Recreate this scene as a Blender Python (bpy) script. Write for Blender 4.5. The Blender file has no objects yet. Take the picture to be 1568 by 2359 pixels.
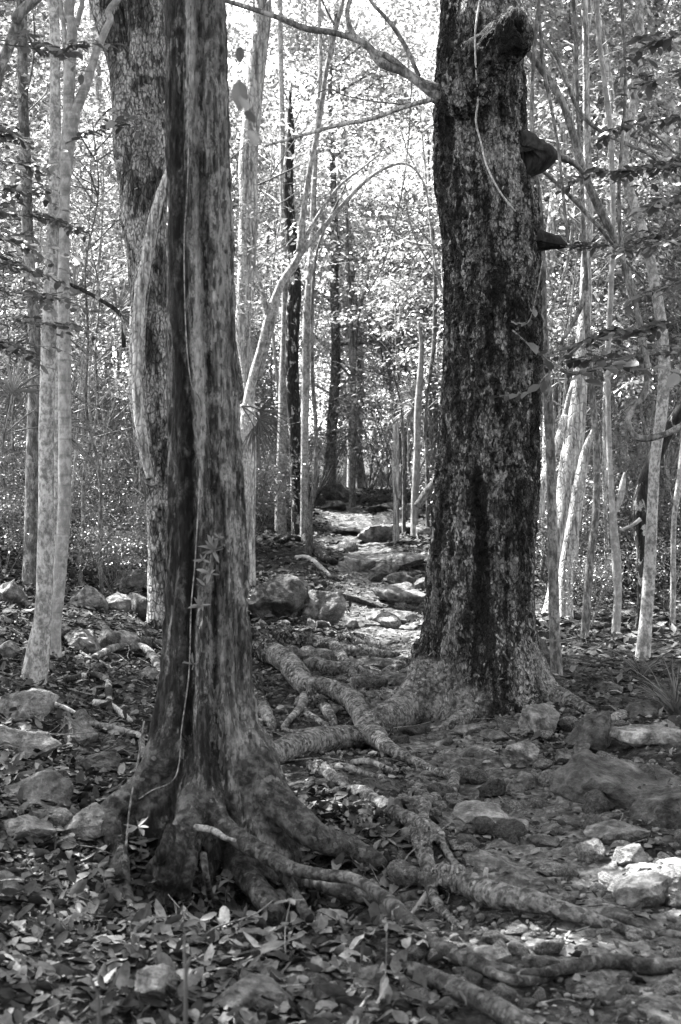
import bpy, math
import numpy as np
from mathutils import Matrix, Vector

# ------------------------------------------------------------------ camera, world, sun, exposure
sc = bpy.context.scene
COL = sc.collection
CAMZ = 1.5
FPX = 3239.0            # focal length in pixels of a 1568 x 2358 picture
PITCH = math.atan((1179 - 1120) / FPX)
cam_d = bpy.data.cameras.new("camera")
cam = bpy.data.objects.new("camera", cam_d); COL.objects.link(cam)
cam.location = (0, 0, CAMZ)
cam.rotation_euler = (math.pi / 2 - PITCH, 0, 0)
cam_d.sensor_fit = 'VERTICAL'; cam_d.sensor_height = 23.6; cam_d.sensor_width = 15.7
cam_d.lens = 23.6 * FPX / 2358.0
cam_d.clip_start = 0.05; cam_d.clip_end = 2000
cam_d.dof.use_dof = True; cam_d.dof.focus_distance = 9.6; cam_d.dof.aperture_fstop = 3.6
sc.camera = cam

SUN_DIR = Vector((-0.44, 0.27, 0.857)).normalized()      # towards the sun
w = bpy.data.worlds.new("World"); sc.world = w; w.use_nodes = True
nt = w.node_tree; nt.nodes.clear()
sky = nt.nodes.new('ShaderNodeTexSky'); sky.sky_type = 'NISHITA'; sky.sun_disc = False
sky.sun_elevation = math.asin(SUN_DIR.z); sky.sun_rotation = math.atan2(SUN_DIR.x, SUN_DIR.y)
bw = nt.nodes.new('ShaderNodeRGBToBW'); bg = nt.nodes.new('ShaderNodeBackground'); wo = nt.nodes.new('ShaderNodeOutputWorld')
bg.inputs['Strength'].default_value = 0.15
nt.links.new(sky.outputs[0], bw.inputs[0]); nt.links.new(bw.outputs[0], bg.inputs[0]); nt.links.new(bg.outputs[0], wo.inputs[0])
sun_d = bpy.data.lights.new("sun", 'SUN'); sun_d.energy = 5.0; sun_d.angle = math.radians(0.5); sun_d.color = (1, 0.995, 0.985)
sun = bpy.data.objects.new("sun", sun_d); COL.objects.link(sun)
sun.rotation_euler = SUN_DIR.to_track_quat('Z', 'Y').to_euler(); sun.location = (-8, 5, 16)

sc.view_settings.view_transform = 'Standard'; sc.view_settings.look = 'None'
sc.view_settings.gamma = 1.0; sc.view_settings.exposure = 3.15
sc.render.engine = 'CYCLES'
cy = sc.cycles
cy.max_bounces = 6; cy.diffuse_bounces = 4; cy.glossy_bounces = 1; cy.transmission_bounces = 2; cy.transparent_max_bounces = 4
cy.use_denoising = True; cy.caustics_reflective = False; cy.caustics_refractive = False
cy.sample_clamp_indirect = 4.0

# ------------------------------------------------------------------ numpy noise
def _hash(ix, iy, iz, seed):
    h = (ix * 374761393 + iy * 668265263 + iz * 1274126177 + seed * 974711) & 0xffffffff
    h = ((h ^ (h >> 13)) * 1274126177) & 0xffffffff
    h = (h ^ (h >> 16)) & 0xffffffff
    return h / 4294967295.0
def vnoise(p, seed=0):
    p = np.asarray(p, float); i = np.floor(p).astype(np.int64); f = p - i; f = f * f * f * (f * (f * 6 - 15) + 10)
    r = 0
    for dx in (0, 1):
        wx = f[..., 0] if dx else 1 - f[..., 0]
        for dy in (0, 1):
            wy = f[..., 1] if dy else 1 - f[..., 1]
            for dz in (0, 1):
                wz = f[..., 2] if dz else 1 - f[..., 2]
                r = r + wx * wy * wz * _hash(i[..., 0] + dx, i[..., 1] + dy, i[..., 2] + dz, seed)
    return r * 2 - 1
def fbm(p, octaves=4, seed=0, gain=0.5):
    p = np.asarray(p, float); a = 1.0; r = 0; 
    for o in range(octaves):
        r = r + a * vnoise(p * (2.03 ** o) + o * 17.3, seed + o); a *= gain
    return r
def V3(x, y, z):
    return np.stack(np.broadcast_arrays(np.asarray(x, float), np.asarray(y, float), np.asarray(z, float)), -1)
def softplus(x, k=1.0):
    return np.log1p(np.exp(np.clip(np.asarray(x, float) / k, -30, 30))) * k
def gauss(x, y, cx, cy_, sx, sy):
    return np.exp(-((x - cx) / sx) ** 2 / 2 - ((y - cy_) / sy) ** 2 / 2)

# ------------------------------------------------------------------ ground height
def pathx(Y):
    return np.interp(Y, [3, 4.5, 6.5, 9, 14, 20, 30, 45], [1.6, 1.1, 0.85, 0.5, 0.35, 0.3, 0.0, 0.3])
def G(x, y):
    x = np.asarray(x, float); y = np.asarray(y, float)
    z = 0.065 * softplus(np.minimum(y, 70) - 10.0, 0.7)
    z = z + 0.05 * softplus(np.minimum(y, 130) - 48, 3)
    bank = 0.23 * softplus(-x - 0.9, 0.25) * np.clip((y - 1.5) / 4, 0, 1)
    bank = 3.0 * np.tanh(bank / 3.0)
    z = z + bank
    rb = 0.10 * softplus(x - 1.4, 0.2) * np.exp(-((y - 7) / 3.0) ** 2)
    z = z + rb * np.exp(-np.clip(x - 2.5, 0, 99) * 0.5)
    z = z - 0.50 * gauss(x, y, -0.29, 5.36, 0.34, 0.24)
    z = z - 0.20 * gauss(x, y, 0.0, 5.02, 0.24, 0.13)
    z = z - 0.10 * gauss(x, y, -0.1, 8.6, 0.35, 0.5)
    z = z - 0.05 * np.exp(-((x - pathx(y)) / 0.45) ** 2)
    z = z + 0.10 * fbm(V3(x * 0.35, y * 0.35, 3.1), 2, 5) * np.clip((y - 9) / 6, 0, 1)
    return z
def Gf(x, y):   # with lumps
    x = np.asarray(x, float); y = np.asarray(y, float)
    d = np.clip(1 - (np.hypot(x, y) - 25) / 30, 0, 1)
    return G(x, y) + d * (0.035 * fbm(V3(x * 2.1, y * 2.1, 0), 3, 11) + 0.016 * fbm(V3(x * 9, y * 9, 0), 3, 12, 0.6) + 0.01 * np.abs(fbm(V3(x * 5, y * 5, 7), 2, 19)))

cp, sp = math.cos(PITCH), math.sin(PITCH)
def ray(xd, yd):
    r = (xd - 784) / FPX; u = (1179 - yd) / FPX
    d = np.array([r, cp + u * sp, -sp + u * cp]); return d / d[1]
def at(xd, yd, Y):
    d = ray(xd, yd); return np.array([0, 0, CAMZ]) + d * Y
_Ys = np.concatenate([np.arange(2.2, 20, 0.02), np.arange(20, 75, 0.1)])
def g(xd, yd):
    d = ray(xd, yd); z = CAMZ + d[2] * _Ys; gz = G(d[0] * _Ys, _Ys)
    k = np.argmax(z <= gz)
    if z[k] > gz[k]: k = len(_Ys) - 1
    Y = _Ys[k]; return np.array([d[0] * Y, Y, float(gz[k])])
def mpp(Y): return Y / FPX

# ------------------------------------------------------------------ mesh building
class MB:
    def __init__(s): s.v = []; s.f = {3: [], 4: []}; s.a = []; s.n = 0
    def add(s, v, quads=None, tris=None, a=0.5):
        v = np.asarray(v, float).reshape(-1, 3); s.v.append(v)
        if quads is not None and len(quads): s.f[4].append(np.asarray(quads, np.int64).reshape(-1, 4) + s.n)
        if tris is not None and len(tris): s.f[3].append(np.asarray(tris, np.int64).reshape(-1, 3) + s.n)
        s.a.append(np.broadcast_to(np.asarray(a, float), (len(v),)).copy()); s.n += len(v)
    def mesh(s, name, base=(0, 0, 0), smooth=True):
        V = np.concatenate(s.v) - np.asarray(base, float); A = np.concatenate(s.a)
        q = np.concatenate(s.f[4]) if s.f[4] else np.zeros((0, 4), np.int64)
        t = np.concatenate(s.f[3]) if s.f[3] else np.zeros((0, 3), np.int64)
        me = bpy.data.meshes.new(name)
        me.vertices.add(len(V)); me.vertices.foreach_set('co', V.astype(np.float32).ravel())
        li = np.concatenate([q.ravel(), t.ravel()]).astype(np.int32)
        me.loops.add(len(li)); me.loops.foreach_set('vertex_index', li)
        st = np.concatenate([np.arange(len(q)) * 4, len(q) * 4 + np.arange(len(t)) * 3]).astype(np.int32)
        me.polygons.add(len(st)); me.polygons.foreach_set('loop_start', st)
        me.polygons.foreach_set('use_smooth', np.full(len(st), smooth))
        at_ = me.attributes.new('rnd', 'FLOAT', 'POINT'); at_.data.foreach_set('value', A.astype(np.float32))
        me.update(calc_edges=True); me.validate(); return me
def build(name, mb, mat, parent=None, base=(0, 0, 0), smooth=True):
    me = mb.mesh(name, base, smooth) if isinstance(mb, MB) else mb
    if mat and not me.materials: me.materials.append(mat)
    o = bpy.data.objects.new(name, me); COL.objects.link(o)
    if parent: o.parent = parent
    else: o.location = tuple(base)
    return o
def tag(o, label=None, cat=None, group=None, kind=None):
    if label: o['label'] = label
    if cat: o['category'] = cat
    if group: o['group'] = group
    if kind: o['kind'] = kind
    return o
def empty(name, loc):
    o = bpy.data.objects.new(name, None); COL.objects.link(o); o.location = tuple(loc); o.empty_display_size = 0.1; return o

def catmull(P, n_per):
    P = np.asarray(P, float)
    if len(P) == 2: 
        t = np.linspace(0, 1, n_per + 1)[:, None]; return P[0] * (1 - t) + P[1] * t
    Q = np.vstack([2 * P[0] - P[1], P, 2 * P[-1] - P[-2]]); out = []
    for i in range(1, len(Q) - 2):
        t = np.linspace(0, 1, n_per, endpoint=False)[:, None]
        a, b, c, d = Q[i - 1], Q[i], Q[i + 1], Q[i + 2]
        out.append(0.5 * ((2 * b) + (-a + c) * t + (2 * a - 5 * b + 4 * c - d) * t ** 2 + (-a + 3 * b - 3 * c + d) * t ** 3))
    out.append(P[-1:]); return np.vstack(out)
def tube(mb, P, R, seg=10, step=None, amp=0.0, nscale=(6, 6, 6), seed=0, flat=1.0, a=0.5, cap=True, oct_=3):
    """a smooth tube through points P with radii R, its surface displaced by noise"""
    P = np.asarray(P, float); R = np.asarray(R, float)
    L = np.linalg.norm(np.diff(P, axis=0), axis=1).sum()
    if step is None: step = max(float(np.mean(R)) * 1.2, 0.01)
    n_per = int(max(2, min(200, round(L / step / max(1, len(P) - 1)))))
    PR = catmull(np.hstack([P, R[:, None]]), n_per); C = PR[:, :3]; r = np.maximum(PR[:, 3], 0.0004)
    T = np.gradient(C, axis=0); T /= np.linalg.norm(T, axis=1)[:, None] + 1e-9
    up = np.array([0, 0, 1.0]) if abs(T[0, 2]) < 0.9 else np.array([0, -1.0, 0])
    U = np.zeros_like(C); u = up - T[0] * (up @ T[0]); u /= np.linalg.norm(u)
    for i in range(len(C)):
        u = u - T[i] * (u @ T[i]); u /= np.linalg.norm(u) + 1e-9; U[i] = u
    W = np.cross(T, U)
    th = np.linspace(0, 2 * np.pi, seg, endpoint=False)
    rr = np.repeat(r[:, None], seg, 1)
    dirs = U[:, None, :] * np.cos(th)[None, :, None] * flat + W[:, None, :] * np.sin(th)[None, :, None]
    V = C[:, None, :] + dirs * rr[..., None]
    if amp > 0:
        n = fbm(V * np.asarray(nscale), oct_, seed, 0.55); V = V + dirs * (n * amp * rr)[..., None]
    n = len(C); V = V.reshape(-1, 3)
    i = np.arange(n - 1)[:, None] * seg; j = np.arange(seg)[None, :]; j2 = (j + 1) % seg
    q = np.stack([i + j, i + j2, i + seg + j2, i + seg + j], -1).reshape(-1, 4)
    tris = []
    if cap:
        V = np.vstack([V, C[0], C[-1] + T[-1] * r[-1] * 0.3]); k = n * seg
        jj = np.arange(seg); tris = np.vstack([np.stack([(jj + 1) % seg, jj, np.full(seg, k)], -1),
              np.stack([(n - 1) * seg + jj, (n - 1) * seg + (jj + 1) % seg, np.full(seg, k + 1)], -1)])
    mb.add(V, q, tris, a)

LEAF_HI = (np.array([[0, 0, 0], [.3, 0, -.01], [.65, 0, -.03], [1, 0, -.1], [.22, .2, .05], [.6, .24, .03], [.22, -.2, .05], [.6, -.24, .03], [.86, .13, -.02], [.86, -.13, -.02]]),
           [[1, 2, 5, 4], [2, 1, 6, 7], [2, 3, 8, 5], [3, 2, 7, 9]], [[0, 1, 4], [1, 0, 6]])
LEAF_LO = (np.array([[0, 0, 0], [.45, .24, .04], [1, 0, -.08], [.45, -.24, .04]]), [], [[0, 2, 1], [0, 3, 2]])
def leaves(mb, P, D, N, S, rng, hi=False, curl=0.0, width=1.0, attr=None):
    """leaf blades: P positions, D along-blade directions, N up normals, S lengths"""
    t, q, tr = LEAF_HI if hi else LEAF_LO
    P = np.asarray(P, float); n = len(P)
    if n == 0: return
    D = D / (np.linalg.norm(D, axis=1)[:, None] + 1e-9)
    W = np.cross(N, D); W /= np.linalg.norm(W, axis=1)[:, None] + 1e-9; N = np.cross(D, W)
    T = np.repeat(t[None], n, 0).copy(); T[..., 1] *= width
    if curl > 0:
        c = rng.normal(0, curl, (n, 1)); c2 = rng.normal(0, curl, (n, 1)); T[..., 2] += c * T[..., 0] ** 2 + c2 * 6 * T[..., 1] ** 2 + rng.normal(0, curl * .12, T[..., 2].shape)
    S = np.broadcast_to(S, (n,))
    V = P[:, None] + S[:, None, None] * (T[..., :1] * D[:, None] + T[..., 1:2] * W[:, None] + T[..., 2:3] * N[:, None])
    k = len(t); off = (np.arange(n) * k)[:, None, None]
    Q = (np.array(q)[None] + off).reshape(-1, 4) if len(q) else None
    R = (np.array(tr)[None] + off).reshape(-1, 3) if len(tr) else None
    at_ = rng.random(n) if attr is None else attr
    mb.add(V.reshape(-1, 3), Q, R, np.repeat(at_, k))
def rand_dirs(rng, n, zs=1.0):
    d = rng.normal(size=(n, 3)); d[:, 2] *= zs; return d / (np.linalg.norm(d, axis=1)[:, None] + 1e-9)

# ------------------------------------------------------------------ materials (black and white)
class NT:
    def __init__(s, name):
        s.m = bpy.data.materials.new(name); s.m.use_nodes = True; s.t = s.m.node_tree; s.t.nodes.clear()
        s.out = s.t.nodes.new('ShaderNodeOutputMaterial')
    def n(s, typ, **kw):
        nd = s.t.nodes.new(typ)
        for k, v in kw.items():
            if k in nd.inputs: nd.inputs[k].default_value = v
            else: setattr(nd, k, v)
        return nd
    def l(s, a, b): s.t.links.new(a, b)
    def coord(s, scale=(1, 1, 1), loc=(0, 0, 0)):
        c = s.n('ShaderNodeTexCoord'); m = s.n('ShaderNodeMapping'); m.inputs['Scale'].default_value = scale; m.inputs['Location'].default_value = loc
        s.l(c.outputs['Object'], m.inputs[0]); return m.outputs[0]
    def noise(s, vec, scale, detail=5, rough=.6, dist=0.0):
        nd = s.n('ShaderNodeTexNoise'); nd.inputs['Scale'].default_value = scale; nd.inputs['Detail'].default_value = detail
        nd.inputs['Roughness'].default_value = rough; nd.inputs['Distortion'].default_value = dist; s.l(vec, nd.inputs['Vector']); return nd.outputs[0]
    def voro(s, vec, scale, feature='F1', rnd=1.0):
        nd = s.n('ShaderNodeTexVoronoi'); nd.feature = feature; nd.inputs['Scale'].default_value = scale; nd.inputs['Randomness'].default_value = rnd
        s.l(vec, nd.inputs['Vector']); return nd
    def ramp(s, fac, stops):
        r = s.n('ShaderNodeValToRGB'); el = r.color_ramp.elements
        while len(el) < len(stops): el.new(0.5)
        for e, (p, v) in zip(el, stops): e.position = p; e.color = (v, v, v, 1)
        s.l(fac, r.inputs[0]); return r.outputs[0]
    def math(s, op, a, b=None, c=None, clamp=False):
        m = s.n('ShaderNodeMath'); m.operation = op; m.use_clamp = clamp
        for i, v in enumerate((a, b, c)):
            if v is None: continue
            if isinstance(v, (int, float)): m.inputs[i].default_value = v
            else: s.l(v, m.inputs[i])
        return m.outputs[0]
    def mix(s, fac, a, b):
        m = s.n('ShaderNodeMix'); m.data_type = 'FLOAT'
        for i, v in ((0, fac), (2, a), (3, b)):
            if isinstance(v, (int, float)): m.inputs[i].default_value = v
            else: s.l(v, m.inputs[i])
        return m.outputs[0]
    def attr(s, name='rnd'):
        a = s.n('ShaderNodeAttribute'); a.attribute_name = name; return a.outputs['Fac']
    def finish(s, col, rough=.85, spec=.25, bump=None, dist=.01, strength=1.0):
        p = s.n('ShaderNodeBsdfPrincipled'); s.l(col, p.inputs['Base Color'])
        if isinstance(rough, (int, float)): p.inputs['Roughness'].default_value = rough
        else: s.l(rough, p.inputs['Roughness'])
        p.inputs['Specular IOR Level'].default_value = spec
        if bump is not None:
            b = s.n('ShaderNodeBump'); b.inputs['Distance'].default_value = dist; b.inputs['Strength'].default_value = strength
            s.l(bump, b.inputs['Height']); s.l(b.outputs[0], p.inputs['Normal'])
        s.l(p.outputs[0], s.out.inputs[0]); return s.m

def bark(name, lo, mid, hi, stretch=.2, fine=30, patch=3.0, patch_lo=.5, patch_hi=.58, patch_amt=.8, stain=0.0, bands=0.0, bump=.012, rough=.9, plates=0.0, zones=False, fleck=None):
    s = NT(name) if isinstance(name, str) else name; v = s.coord((1, 1, stretch)); v1 = s.coord((1, 1, .55), (3, 1, 7))
    f = s.noise(v, fine, 8, .68, .3); col = s.ramp(f, [(.40, lo), (.5, mid), (.60, min(hi, mid * 2.0))])
    pn = s.noise(v1, patch, 6, .62, .4); pm = s.ramp(pn, [(patch_lo, 0), (patch_hi, 1)])
    pf = s.noise(s.coord((1, 1, .7)), fine * 1.7, 4, .6); pcol = s.ramp(pf, [(.38, hi * .35), (.5, hi), (.62, min(.8, hi * 1.3))])
    col = s.mix(s.math('MULTIPLY', pm, patch_amt), col, pcol)
    h = f
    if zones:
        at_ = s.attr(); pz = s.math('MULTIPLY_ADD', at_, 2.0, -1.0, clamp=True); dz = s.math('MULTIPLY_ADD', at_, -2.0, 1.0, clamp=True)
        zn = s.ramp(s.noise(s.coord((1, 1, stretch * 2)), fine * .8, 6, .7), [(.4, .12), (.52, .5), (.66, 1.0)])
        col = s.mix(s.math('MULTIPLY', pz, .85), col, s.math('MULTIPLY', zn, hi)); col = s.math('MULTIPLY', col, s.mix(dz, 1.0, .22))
    if fleck:
        fs, fst, fth, fam = fleck; cv = s.coord((1, 1, fst), (2, 5, 3)); nz = s.n('ShaderNodeTexNoise'); nz.inputs['Scale'].default_value = fs * .6; nz.inputs['Detail'].default_value = 4; s.l(cv, nz.inputs['Vector'])
        vm = s.n('ShaderNodeVectorMath'); vm.operation = 'MULTIPLY_ADD'; s.l(nz.outputs['Color'], vm.inputs[0]); vm.inputs[1].default_value = (1.6 / fs,) * 3; s.l(cv, vm.inputs[2])
        vo = s.voro(vm.outputs[0], fs); sep = s.n('ShaderNodeSeparateColor'); s.l(vo.outputs['Color'], sep.inputs[0]); rv = sep.outputs[0]
        big_ = s.noise(s.coord((1, 1, max(.3, fst)), (7, 1, 2)), 5.0, 4, .6); v_ = s.math('ADD', rv, s.math('MULTIPLY_ADD', big_, 1.6, -.8))
        if zones: v_ = s.math('ADD', v_, s.math('MULTIPLY_ADD', s.attr(), 1.2, -.6))
        mk = s.ramp(v_, [(fth, 0), (fth + .04, 1)]); mk2 = s.ramp(v_, [(.16, 1), (.22, 0)])
        fc = s.math('MULTIPLY', s.mix(sep.outputs[1], hi * .55, hi * 1.15), s.ramp(f, [(.35, .55), (.55, 1.1)]))
        col = s.mix(s.math('MULTIPLY', mk, fam), col, fc); col = s.mix(s.math('MULTIPLY', mk2, .6), col, lo); h = s.math('MULTIPLY_ADD', rv, .5, h)
    if plates > 0:
        vo = s.voro(s.coord((1, 1, .45)), fine * .9, 'DISTANCE_TO_EDGE'); e = s.ramp(vo.outputs['Distance'], [(0.0, 0), (.14, 1)])
        col = s.math('MULTIPLY', col, s.mix(plates, 1.0, s.mix(e, .35, 1.0))); h = s.math('MULTIPLY_ADD', e, .5, f)
    if bands > 0:
        bn = s.noise(s.coord((.6, .6, 9)), 2.2, 4, .6); col = s.math('MULTIPLY', col, s.mix(bands, 1.0, s.ramp(bn, [(.36, .45), (.46, 1.0), (.7, 1.1)])))
    if stain > 0:
        sn = s.noise(s.coord((1, 1, .28), (5, 2, 1)), 4.2, 4, .6, .5); col = s.math('MULTIPLY', col, s.mix(stain, 1.0, s.ramp(sn, [(.42, .12), (.55, 1.0)])))
    if not isinstance(name, str): return col, h
    return s.finish(col, rough, .2, h, bump, 1.0)

M = {}
def blend(name, A, B, bump):
    s = NT(name); ca, ha = bark(s, *A[0], **A[1]); cb, hb = bark(s, *B[0], **B[1]); lo_ = s.attr('low')
    return s.finish(s.mix(lo_, ca, cb), .9, .2, s.mix(lo_, ha, hb), bump, 1.0)
RD = ((.010, .036, .17, 1.0, 26, 7.0, .52, .66, .5), dict(fleck=(50, 1.0, .97, .5)))
RL = ((.022, .085, .30, 1.0, 34, 9.0, .50, .60, .5), dict(fleck=(64, 1.0, .80, .7)))
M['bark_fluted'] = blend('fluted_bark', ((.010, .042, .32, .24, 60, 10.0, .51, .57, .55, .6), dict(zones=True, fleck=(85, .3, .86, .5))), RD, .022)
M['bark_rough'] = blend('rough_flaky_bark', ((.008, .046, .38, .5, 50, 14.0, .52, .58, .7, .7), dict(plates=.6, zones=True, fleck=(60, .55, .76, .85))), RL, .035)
M['bark_blotchy'] = bark('blotchy_bark', .02, .08, .40, .2, 34, 3.6, .47, .51, .85, .3, 0, .025, plates=.8, fleck=(60, .35, .9, .6))
M['bark_pale'] = bark('pale_smooth_bark', .11, .19, .36, .7, 30, 9.0, .5, .56, .7, .15, .25, .004)
M['bark_smooth'] = bark('smooth_banded_bark', .15, .20, .30, .6, 22, 5.0, .5, .65, .5, 0, .5, .003)
M['bark_dark'] = bark('dark_bark', .008, .02, .38, .3, 40, 12.0, .56, .60, .9, .3, 0, .012)
M['bark_grey'] = bark('grey_sapling_bark', .05, .10, .28, .4, 34, 12.0, .52, .58, .7, .25, .3, .005)
M['bark_white'] = bark('white_fissured_bark', .12, .30, .5, .12, 30, 6.0, .5, .6, .5, 0, 0, .016, plates=.5)
M['bark_root'] = bark('root_bark', *RL[0], 0, 0, .012, **RL[1]); M['root_dark'] = bark('dark_root_bark', *RD[0], 0, 0, .014, **RD[1])
M['bark_black'] = bark('rotten_wood', .005, .013, .05, .4, 20, 9.0, .6, .7, .5, 0, 0, .01)
M['vine'] = bark('vine_stem', .15, .28, .42, .5, 60, 12, .5, .6, .5, 0, .3, .002)
M['twig'] = bark('twig_bark', .03, .09, .26, 1, 40, 12, .5, .6, .6, 0, 0, .001)

def leafmat(name, c0, c1, trans, gloss=.10):
    s = NT(name); r = s.attr(); col = s.mix(r, c0, c1)
    d = s.n('ShaderNodeBsdfDiffuse'); s.l(col, d.inputs[0])
    t = s.n('ShaderNodeBsdfTranslucent'); s.l(s.math('MULTIPLY', col, trans), t.inputs[0])
    a = s.n('ShaderNodeAddShader'); s.l(d.outputs[0], a.inputs[0]); s.l(t.outputs[0], a.inputs[1])
    gl = s.n('ShaderNodeBsdfGlossy'); gl.inputs['Roughness'].default_value = .38; gl.inputs[0].default_value = (1, 1, 1, 1)
    m = s.n('ShaderNodeMixShader'); m.inputs[0].default_value = gloss; s.l(a.outputs[0], m.inputs[1]); s.l(gl.outputs[0], m.inputs[2])
    s.l(m.outputs[0], s.out.inputs[0]); return s.m
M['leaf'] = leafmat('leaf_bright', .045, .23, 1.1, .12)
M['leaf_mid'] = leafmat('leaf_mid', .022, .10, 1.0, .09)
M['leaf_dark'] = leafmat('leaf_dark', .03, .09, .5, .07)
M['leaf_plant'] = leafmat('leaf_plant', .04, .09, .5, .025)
def littermat():
    s = NT('dry_leaf'); r = s.attr(); col = s.ramp(r, [(0, .012), (.5, .055), (.88, .12), (1, .20)])
    n = s.noise(s.coord(), 60, 3, .6); col = s.math('MULTIPLY', col, s.ramp(n, [(.3, .6), (.7, 1.25)]))
    return s.finish(col, .85, .2)
M['litter'] = littermat()
def soilmat():
    s = NT('soil'); v = s.coord(); a = s.noise(v, 1.3, 5, .6); b = s.noise(v, 14, 8, .7); c = s.noise(v, 90, 4, .65)
    col = s.ramp(b, [(.38, .01), (.5, .028), (.62, .08)]); col = s.math('MULTIPLY', col, s.ramp(a, [(.35, .6), (.65, 1.5)])); col = s.math('MULTIPLY', col, s.ramp(c, [(.3, .55), (.7, 1.5)]))
    h = s.math('MULTIPLY_ADD', c, .35, b)
    return s.finish(col, .95, .1, h, .05, 1.0)
M['soil'] = soilmat()
def rockmat(name, base, lichen=.5, k=1.0):
    s = NT(name); v = s.coord(); oi = s.n('ShaderNodeObjectInfo'); rnd = oi.outputs['Random']
    a = s.noise(v, 7, 7, .65, .3); b = s.noise(v, 60, 5, .65); c = s.noise(s.coord((1, 1, 1), (9, 4, 2)), 4.5, 5, .6, .5); st = s.noise(s.coord((1, 1, 5)), 8, 5, .6)
    col = s.ramp(a, [(.36, base * .35), (.5, base), (.64, base * 1.7)]); col = s.math('MULTIPLY', col, s.ramp(b, [(.3, .7), (.7, 1.3)])); col = s.math('MULTIPLY', col, s.ramp(st, [(.35, .75), (.6, 1.15)]))
    lm = s.ramp(c, [(.56, 0), (.64, 1)]); col = s.mix(s.math('MULTIPLY', lm, lichen), col, min(.5, base * 2.8)); col = s.math('MULTIPLY', col, s.mix(rnd, .7, 1.3))
    ck = s.voro(s.coord((1, 1, 2.2), (3, 3, 3)), 4.5, 'DISTANCE_TO_EDGE'); ce = s.ramp(ck.outputs['Distance'], [(0, 0), (.03, 1)]); ce = s.mix(s.ramp(c, [(.5, 1), (.58, .15)]), 1.0, s.mix(ce, .85, 1.0)); col = s.math('MULTIPLY', col, ce); a = s.math('MULTIPLY_ADD', ce, .3, a); a2 = s.noise(v, 22, 6, .7); col = s.math('MULTIPLY', col, s.ramp(a2, [(.36, .6), (.5, 1.0), (.62, 1.3)])); h = s.math('MULTIPLY_ADD', b, .2, s.math('MULTIPLY_ADD', a2, .5, a))
    return s.finish(col, .85, .25, h, .06 * k, 1.0)
M['rock'] = rockmat('grey_rock', .125, .7); M['rock_dark'] = rockmat('dark_rock', .06, .45); M['rock_pale'] = rockmat('pale_rock', .17, .6)

# ------------------------------------------------------------------ ground and path
def axis(lo, hi, fine_lo, fine_hi, d, grow=1.12):
    a = list(np.arange(fine_lo, fine_hi, d)); s = d
    while a[-1] < hi: s *= grow; a.append(a[-1] + s)
    s = d; b = [fine_lo]
    while b[-1] > lo: s *= grow; b.append(b[-1] - s)
    return np.array(b[:0:-1] + a)
gx = axis(-260, 260, -3.6, 3.6, 0.026); gy = axis(-60, 420, 3.6, 15.5, 0.028, 1.05)
X, Y = np.meshgrid(gx, gy); Z = Gf(X, Y); nx, ny = len(gx), len(gy)
i = np.arange(ny - 1)[:, None] * nx; j = np.arange(nx - 1)[None]
mb = MB(); mb.add(V3(X, Y, Z), np.stack([i + j, i + j + 1, i + nx + j + 1, i + nx + j], -1))
tag(build('ground', mb, M['soil']), kind='structure')
s_ = NT('trodden_path'); v_ = s_.coord(); c_ = s_.ramp(s_.noise(v_, 18, 8, .7), [(.36, .022), (.5, .07), (.64, .18)]); c_ = s_.math('MULTIPLY', c_, s_.ramp(s_.noise(v_, 2, 4, .6), [(.35, .7), (.65, 1.3)]))
M['path'] = s_.finish(c_, .95, .12, s_.noise(v_, 55, 6, .7), .012, .9)
py = np.concatenate([np.arange(2.5, 16, .03), np.arange(16, 48, .12)]); pu = np.linspace(-1.25, 1.25, 60)
PY, PU = np.meshgrid(py, pu, indexing='ij'); hw = np.interp(PY, [3, 8, 14, 30], [.62, .5, .42, .38]) * (1 + .35 * vnoise(V3(PY * .9, np.sign(PU) * 7, 0), 31))
PX = pathx(PY) + PU * hw; e_ = np.clip((np.abs(PU) - .75 - .25 * fbm(V3(PX * 4, PY * 4, 2), 3, 33)) / .3, 0, 1)
PZ = Gf(PX, PY) + .010 - .05 * e_ ** 1.5
mb = MB(); n1, n2 = PX.shape; i = np.arange(n1 - 1)[:, None] * n2; j = np.arange(n2 - 1)[None]
mb.add(V3(PX, PY, PZ), np.stack([i + j, i + j + 1, i + n2 + j + 1, i + n2 + j], -1))
tag(build('path', mb, M['path']), kind='structure')

# ------------------------------------------------------------------ sun patches: gaps in the canopy above
SPOTS = [(g(920, 1380), .55), (g(880, 1450), .3), (g(960, 1330), .25), (g(655, 1805), .30), (at(815, 1835, 6.7), .13), (g(770, 1890), .28), (g(1545, 2010), .30), (g(1500, 2060), .2),
         (g(1100, 2200), .15), (g(1290, 2195), .18), (at(1150, 40, 9.2), .3), (g(840, 1560), .1), (g(1540, 1500), .5), (g(1300, 1500), .3), (g(1450, 1440), .5),
         (at(1240, 1200, 9.4), .05), (at(125, 200, 9.3), .1), (at(125, 500, 9.3), .12), (g(30, 1700), .2), (g(230, 1240), .4)]
SUNSTEMS = [(1300, 14.2), (1330, 14.0), (1420, 13.0), (1400, 16), (1265, 17), (960, 21)]
SPOTS += [(at(x, y, Y_), .42) for x, Y_ in SUNSTEMS for y in range(200, 1450, 110)] + [(np.array([x, y, .5]), .9) for x, y in ((3.2, 14.5), (4.5, 16), (2.2, 16.5), (1.2, 15.5), (-.3, 16))]
def carve(P, rng):
    keep = np.ones(len(P), bool); S = np.array(SUN_DIR)
    for c, r in SPOTS:
        d = P - c; t = d @ S; dist = np.linalg.norm(d - t[:, None] * S, axis=1)
        keep &= ~((t > 2.5) & (dist < r * (1 + .25 * rng.normal(size=len(P)))))
    return keep
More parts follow.
